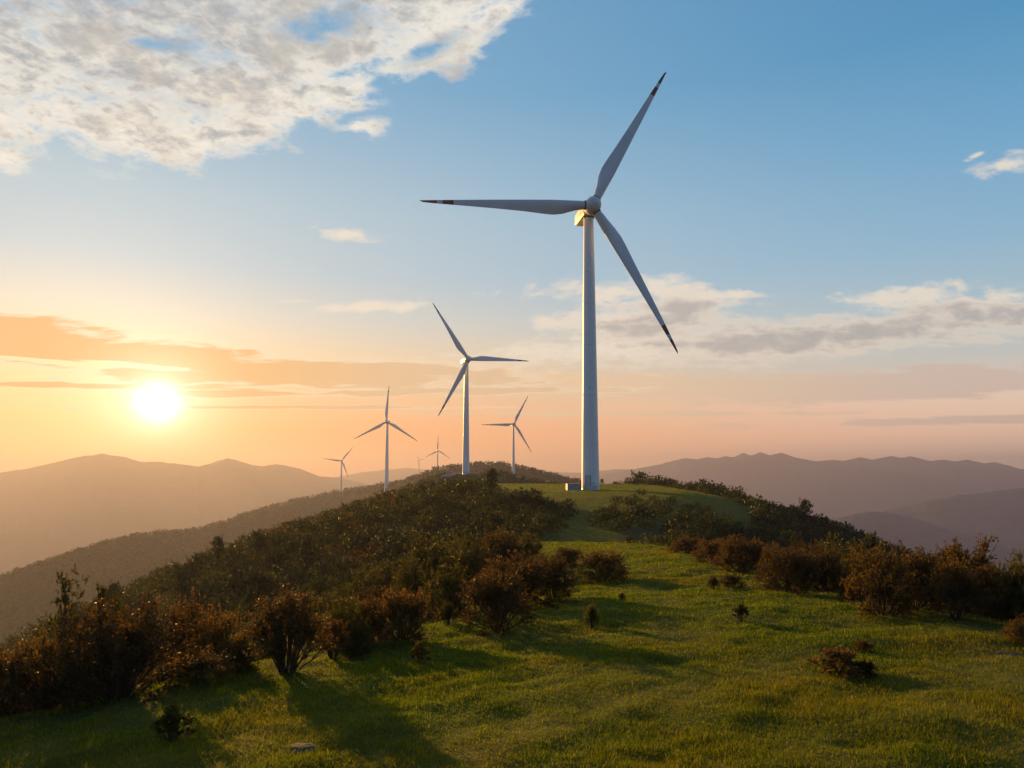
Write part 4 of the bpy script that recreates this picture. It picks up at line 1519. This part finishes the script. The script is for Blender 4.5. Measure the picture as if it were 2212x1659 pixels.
H *= np.where((Rf) & (YS > 70), 1.15, 1.0) * np.where(Rf & (YS < 70), 0.68, 1.0) * np.where(Lf & (YS < 32), 0.7, 1.0)
H *= 1 + 0.5 * np.clip(fbm(XS / 14, YS / 14, 2, 95), -0.5, 0.8)
H *= np.where(Lf & (PX > 1180) & (YS > 80), 0.55, 1.0)
size = H / YS
order = np.argsort(-size)
N_IND = 232
ind = order[:N_IND]
rest = order[N_IND:]
print('SCRUB total', len(XS), 'rest', len(rest))
cnt = {}
for i in ind:
    u = rng.rand()
    near = YS[i] < 62
    if near:
        kind = 'green' if u < 0.33 else 'round_c' if u < 0.72 else 'round_b' if u < 0.9 else 'bright'
    else:
        kind = 'far_a' if u < 0.46 else 'far_b' if u < 0.78 else 'far_c' if u < 0.86 else 'far_tree'
    nm = 'tree' if kind == 'far_tree' else 'shrub'
    if Rf[i] and XS[i] > 5:
        zone = 'right shoulder of the turbine hill' if YS[i] > 66 else 'drop behind the right-hand row of bushes'
        gr = 'shrubs on the right shoulder of the hill' if YS[i] > 66 else 'shrubs behind the right-hand row'
    elif Lf[i]:
        zone = 'shaded left flank of the ridge' if YS[i] > 62 else 'near left slope behind the meadow-edge bushes'
        gr = 'scrub on the left flank of the ridge' if YS[i] > 62 else 'scrub on the near left slope'
    else:
        zone = 'grassy face of the turbine hill'
        gr = 'scrub on the grassy hill face'
    look = {'far_a': 'dark green', 'far_b': 'olive brown', 'far_c': 'russet', 'far_tree': 'small dark', 'green': 'dark green', 'round_c': 'olive brown', 'round_b': 'russet', 'bright': 'fresh green'}[kind]
    lab = f'{look} {nm} in the scrub on the {zone}'
    gr2 = f'{look} {nm}s: {gr}'
    w = H[i] * (0.70 + 0.38 * rng.rand()) * (0.8 if nm == 'tree' else 1.0) * 1.15
    hh = H[i] * (1.3 if nm == 'tree' else 1.0)
    plant(kind, nm, (XS[i], YS[i], ZS[i] - 0.08), hh, w, lab, nm, gr2)


def merged_scrub(name, label, items, protos, mat_of):
    """everything past the counted ones: one object per land cover"""
    Vs, Fs, Ti, Yo, Mi, So, off = [], [], [], [], [], [], 0
    mats = []
    cache = {}
    for kind in protos:
        me = PB[kind][0]
        n = len(me.vertices)
        co = np.empty(n * 3, np.float32)
        me.vertices.foreach_get('co', co)
        co = co.reshape(-1, 4, 3)
        ti = np.empty(n, np.float32); me.attributes['tint'].data.foreach_get('value', ti)
        yo = np.empty(n, np.float32); me.attributes['young'].data.foreach_get('value', yo)
        so = np.empty(n * 3, np.float32); me.attributes['soft'].data.foreach_get('vector', so)
        cache[kind] = (co, ti.reshape(-1, 4), yo.reshape(-1, 4), so.reshape(-1, 4, 3))
        mats.append(me.materials[0])
    r = np.random.RandomState(3)
    for (x, y, z, h, w, ki, nl) in items:
        co, ti, yo, so = cache[protos[ki]]
        pick = r.choice(len(co), min(nl, len(co)), replace=False)
        g = math.sqrt(len(co) / max(1, len(pick))) ** 0.75
        q = co[pick].astype(float)
        c = q.mean(1, keepdims=True)
        q = c + (q - c) * g
        a = r.rand() * 6.283
        ca, sa = math.cos(a), math.sin(a)
        X = q[..., 0] * ca - q[..., 1] * sa
        Y = q[..., 0] * sa + q[..., 1] * ca
        v = np.stack([X * w + x, Y * w + y, q[..., 2] * h + z], -1).reshape(-1, 3)
        Vs.append(v)
        sv = so[pick]
        So.append(np.stack([sv[..., 0] * ca - sv[..., 1] * sa, sv[..., 0] * sa + sv[..., 1] * ca, sv[..., 2]], -1).reshape(-1, 3))
        b = np.arange(len(pick))[:, None] * 4 + off
        Fs.append(np.concatenate([b + np.array([0, 1, 2]), b + np.array([0, 2, 3])]))
        Ti.append(np.clip(ti[pick].ravel() + r.normal() * 0.24, 0, 1)); Yo.append(yo[pick].ravel())
        Mi.append(np.full(len(pick) * 2, ki, np.int32))
        off += len(v)
    me = mesh_np(name, np.concatenate(Vs), np.concatenate(Fs), None, False, {'tint': np.concatenate(Ti), 'young': np.concatenate(Yo), 'soft': np.concatenate(So)})
    for m_ in mats:
        me.materials.append(m_)
    mi = np.concatenate(Mi)
    if len(mi) == len(me.polygons):
        me.polygons.foreach_set('material_index', mi)
    return tag(obj(name, me), label, kind='stuff')


protos = ['far_a', 'far_b', 'far_c']
items = []
for i in rest:
    u = rng.rand()
    ki = 0 if u < 0.52 else 1 if u < 0.93 else 2
    items.append((XS[i], YS[i], ZS[i] - 0.1, H[i], H[i] * (0.7 + 0.4 * rng.rand()) * 1.2, ki, 330 if YS[i] < 120 else 200))
merged_scrub('scrub', 'dense low scrub covering the flanks of the ridge', items, protos, None)


# --- low undergrowth between the shrubs (fills the gaps with leafy ground cover)
def undergrowth():
    r = np.random.RandomState(77)
    n = 150000
    Y = 15 + 215 * r.rand(n) ** 1.25
    X = -110 + 190 * r.rand(n)
    l, rr = scrub_zone(X, Y)
    Z = ground_z(X, Y, False)
    px, py = px_of(X, Y, Z)
    k = (l | rr) & (px > -80) & (px < 2300) & (py < 1720)
    X, Y, Z = X[k], Y[k], Z[k]
    k = visible(X, Y, Z, 0.5)
    X, Y, Z = X[k], Y[k], Z[k]
    m = len(X)
    sc = np.clip(Y / 60, 0.35, 2.0)
    reps = 3
    pos = np.repeat(np.stack([X, Y, Z], 1), reps, 0) + r.normal(size=(m * reps, 3)) * np.array([0.25, 0.25, 0.0]) * np.repeat(sc, reps)[:, None]
    pos[:, 2] += r.rand(m * reps) * 0.3 * np.repeat(np.minimum(sc, 1.2), reps)
    d = unit(r.normal(size=(m * reps, 3)) + np.array([0, 0, 0.6]))
    s = np.repeat(sc, reps)
    V, F, ti, yo = leaf_mesh(pos, d, 0.17 * s * (0.6 + 0.8 * r.rand(m * reps)), 0.10 * s, r, r.beta(2, 2, m * reps), 0.4 * r.rand(m * reps))
    me = mesh_np('undergrowth', V, F, M_GREEN, False, {'tint': ti, 'young': yo})
    tag(obj('undergrowth', me), 'low leafy undergrowth between the shrubs', kind='stuff')
    print('UNDER', m * reps)


undergrowth()


# --- woods on the far ridges
def woods(ridge, name, label, n, hmin, hmax, seed, crest_share=0.25, leaves=26, keep=None):
    r = np.random.RandomState(seed)
    i0 = int(np.argmin(np.abs(ridge.s)))
    nc, nr = ridge.X.shape
    A = np.hypot(np.gradient(ridge.X, axis=1), np.gradient(ridge.Y, axis=1)) * np.hypot(np.gradient(ridge.X, axis=0), np.gradient(ridge.Y, axis=0))
    dist = np.hypot(ridge.X, ridge.Y)
    wgt = A.copy()
    wgt[:, i0 + 4:] = 0
    wgt[dist < 120] = 0
    wgt /= dist ** 1.0
    px, py = px_of(ridge.X, ridge.Y, ridge.Z)
    wgt[(px < -60) | (px > 2280) | (py > 1420)] = 0
    wgt = wgt / wgt.sum() * (1 - crest_share)
    cw = np.zeros_like(wgt)
    cw[:, i0 - 1:i0 + 1] = ((px > -60) & (px < 2280))[:, i0 - 1:i0 + 1]
    wgt = wgt + cw / cw.sum() * crest_share
    idx = r.choice(nc * nr, n, p=wgt.ravel())
    ci, ri = np.unravel_index(idx, (nc, nr))
    fc = np.clip(ci + r.rand(n) - 0.5, 0, nc - 1.001)
    fr = np.clip(ri + r.rand(n) - 0.5, 0, nr - 1.001)
    a, b = fc.astype(int), fr.astype(int)
    u, v = fc - a, fr - b

    def bil(G):
        return (G[a, b] * (1 - u) + G[a + 1, b] * u) * (1 - v) + (G[a, b + 1] * (1 - u) + G[a + 1, b + 1] * u) * v
    C = np.stack([bil(ridge.X), bil(ridge.Y), bil(ridge.Z)], 1)
    if keep is not None:
        C = C[keep(C)]
    n = len(C)
    h = hmin + (hmax - hmin) * r.rand(n) ** 2
    L = leaves
    th = r.rand(n, L) * 6.283
    cz = r.rand(n, L)
    rad = np.sqrt(np.clip(1 - (cz * 1.6 - 0.75) ** 2, 0.05, 1)) * (0.55 + 0.45 * r.rand(n, L))
    pos = C[:, None, :] + np.stack([np.cos(th) * rad * h[:, None] * 0.55, np.sin(th) * rad * h[:, None] * 0.55, (0.05 + 0.95 * cz) * h[:, None]], -1)
    pos = pos.reshape(-1, 3)
    d = r.normal(size=pos.shape)
    hh = np.repeat(h, L)
    V, F, ti, yo = leaf_mesh(pos, d, 0.42 * hh * (0.6 + 0.8 * r.rand(len(pos))), 0.30 * hh, r, np.clip(np.repeat(r.beta(2, 2, n), L) * 0.7 + 0.3 * r.rand(len(pos)), 0, 1), 0.5 * r.rand(len(pos)) ** 2)
    so = unit(pos - np.repeat(C + np.array([0, 0, 1.0]) * (h * 0.3)[:, None], L, 0))
    me = mesh_np(name, V, F, M_FAR_OLIVE, False, {'tint': ti, 'young': yo, 'soft': np.repeat(so, 4, 0)})
    tag(obj(name, me), label, kind='stuff')


def off_pads(C):
    k = np.ones(len(C), bool)
    for T in (T2, T3, T4, T5):
        b = T[0]
        # nothing tall on the crane pads or straight in front of the tower foot
        k &= ~((np.abs(C[:, 0] / C[:, 1] - b[0] / b[1]) * b[1] < 4.5) & (C[:, 1] > b[1] - 28) & (C[:, 1] < b[1] + 3))
    b = T2[0]
    k &= ~((C[:, 0] > b[0] - 16) & (C[:, 0] < b[0] + 9) & (C[:, 1] > b[1] - 24) & (C[:, 1] < b[1] + 4))
    return k


woods(HILL_A, 'woodland', 'low scrub and small trees covering the knoll', 7000, 1.0, 2.6, 61, 0.05, 22, off_pads)
woods(HILL_B, 'woodland', 'woods covering the long far ridge', 15000, 2.6, 5.5, 62, 0.10, 18, off_pads)


# --- meadow grass
def grass():
    r = np.random.RandomState(91)
    n = 1000000
    # density falls with distance about as fast as the picture needs
    u = r.rand(n)
    y0, y1, e = 5.2, 64.0, -0.62
    Y = (y0 ** (1 + e) + u * (y1 ** (1 + e) - y0 ** (1 + e))) ** (1 / (1 + e))
    X = Y * np.tan(np.radians(-42 + 84 * r.rand(n)))
    X2, Y2 = -14 + 78 * r.rand(150000), 60 + 150 * r.rand(150000)
    k2 = meadow_mask(X2, Y2) > 0.45
    sl, sr = scrub_zone(X2, Y2)
    k2 &= ~sl & ~sr
    X2, Y2 = X2[k2], Y2[k2]
    l, rr = _at(KE, Y), _at(KF, Y)
    wob = 1.0 * fbm(X / 2.2, Y / 2.2, 3, 12)
    k = (X > l - 2.6 + wob) & (X < rr + 2.6 + wob)
    X, Y = np.concatenate([X[k], X2]), np.concatenate([Y[k], Y2])
    patchy = fbm(X / 1.1, Y / 1.1, 3, 15)
    lump = fbm(X / 3.0, Y / 3.0, 3, 17)
    k = r.rand(len(X)) < np.clip(0.75 + 0.9 * patchy, 0.12, 1)
    X, Y, patchy, lump = X[k], Y[k], patchy[k], lump[k]
    Z = ground_z(X, Y)
    n = len(X)
    far = np.clip(Y / 14.0, 0.75, 7.0)
    h = (0.026 + 0.026 * r.rand(n) + 0.045 * np.clip(patchy + 0.05, 0, 1) + 0.03 * np.clip(lump, 0, 1)) * (0.75 + 0.25 * np.minimum(far, 5))
    h *= 1.0 + 0.22 * (Y < 16)
    tall = r.rand(n) < 0.022
    h[tall] *= 1.9
    w = (0.0036 + 0.0034 * r.rand(n)) * far
    th = r.rand(n) * 6.283
    lean = 0.25 + 0.65 * r.rand(n)
    # a slight common lean downwind
    lx, ly = np.cos(th) * lean + 0.12, np.sin(th) * lean - 0.08
    sx, sy = -np.sin(th + 1.2 * r.normal(size=n)), np.cos(th + 1.2 * r.normal(size=n))
    b0 = np.stack([X - sx * w, Y - sy * w, Z - 0.012], 1)
    b1 = np.stack([X + sx * w, Y + sy * w, Z - 0.012], 1)
    m0 = np.stack([X + lx * h * 0.35 - sx * w * 0.7, Y + ly * h * 0.35 - sy * w * 0.7, Z + h * 0.62], 1)
    m1 = np.stack([X + lx * h * 0.35 + sx * w * 0.7, Y + ly * h * 0.35 + sy * w * 0.7, Z + h * 0.62], 1)
    tp = np.stack([X + lx * h * 0.95, Y + ly * h * 0.95, Z + h * (1.0 - 0.25 * lean)], 1)
    V = np.stack([b0, b1, m1, m0, tp], 1).reshape(-1, 3)
    b = np.arange(n)[:, None] * 5
    F4 = b + np.array([0, 1, 2, 3])
    F3 = b + np.array([3, 2, 4])
    dry = np.clip(fbm(X / 2.6, Y / 2.6, 3, 55) * 1.1 + 0.02 + 0.35 * r.normal(size=n) * 0.5, 0, 1)
    straw = (r.rand(n) < 0.03).astype(float)
    me = mesh_np('grass', V, [F4, F3], M_GRASS, False, {'tint': np.repeat(r.rand(n), 5), 'young': np.repeat(np.clip(dry, 0, 1), 5), 'straw': np.repeat(straw, 5)})
    tag(obj('grass', me), 'short green meadow grass', kind='stuff')
    print('GRASS', n)


def mat_grass():
    m, t, out = material('grass_blade')
    tint, yg, stw = t.attr('tint')[2], t.attr('young')[2], t.attr('straw')[2]
    c = t.mix(tint, (0.038, 0.068, 0.003, 1), (0.125, 0.185, 0.006, 1))
    c = t.mix(t.m('MULTIPLY', yg, 0.8), c, (0.150, 0.130, 0.010, 1))
    c = t.mix(t.m('MULTIPLY', stw, 0.9), c, (0.26, 0.20, 0.09, 1))
    bs = t.new('ShaderNodeBsdfPrincipled')
    t.l.new(c, bs.inputs['Base Color'])
    bs.inputs['Roughness'].default_value = 0.5
    bs.inputs['Specular IOR Level'].default_value = 0.12
    tr = t.new('ShaderNodeBsdfTranslucent')
    t.l.new(t.vm('MULTIPLY', c, (1.7, 1.5, 0.4)), tr.inputs['Color'])
    mx = t.new('ShaderNodeMixShader')
    mx.inputs[0].default_value = 0.5
    t.l.new(bs.outputs[0], mx.inputs[1])
    t.l.new(tr.outputs[0], mx.inputs[2])
    t.l.new(mx.outputs[0], out.inputs[0])
    return m


M_GRASS = mat_grass()
grass()


def flowers():
    """tiny pale flower heads and seed heads standing in the grass"""
    r = np.random.RandomState(17)
    n = 1500
    Y = 6 + 26 * r.rand(n) ** 1.3
    X = Y * np.tan(np.radians(-40 + 80 * r.rand(n)))
    k = (X > _at(KE, Y) - 0.5) & (X < _at(KF, Y) + 0.5)
    X, Y = X[k], Y[k]
    Z = ground_z(X, Y) + 0.05 + 0.05 * r.rand(len(X))
    n = len(X)
    rep = 5
    pos = np.repeat(np.stack([X, Y, Z], 1), rep, 0)
    a = np.tile(np.arange(rep) * 2 * np.pi / rep, n)
    d = np.stack([np.cos(a), np.sin(a), np.full(n * rep, 0.35)], 1) + r.normal(size=(n * rep, 3)) * 0.15
    s = np.repeat(np.clip(Y / 12, 0.8, 2.0), rep)
    V, F, ti, yo = leaf_mesh(pos, d, 0.010 * s, 0.007 * s, r, r.rand(n * rep), np.zeros(n * rep))
    tag(obj('wildflowers', mesh_np('wildflowers', V, F, M_PETAL)), 'tiny pale flowers scattered in the meadow grass', kind='stuff')


M_PETAL = simple_mat('pale_petal', (0.55, 0.50, 0.42), 0.7, 0.2, 0.2, 8.0)
flowers()
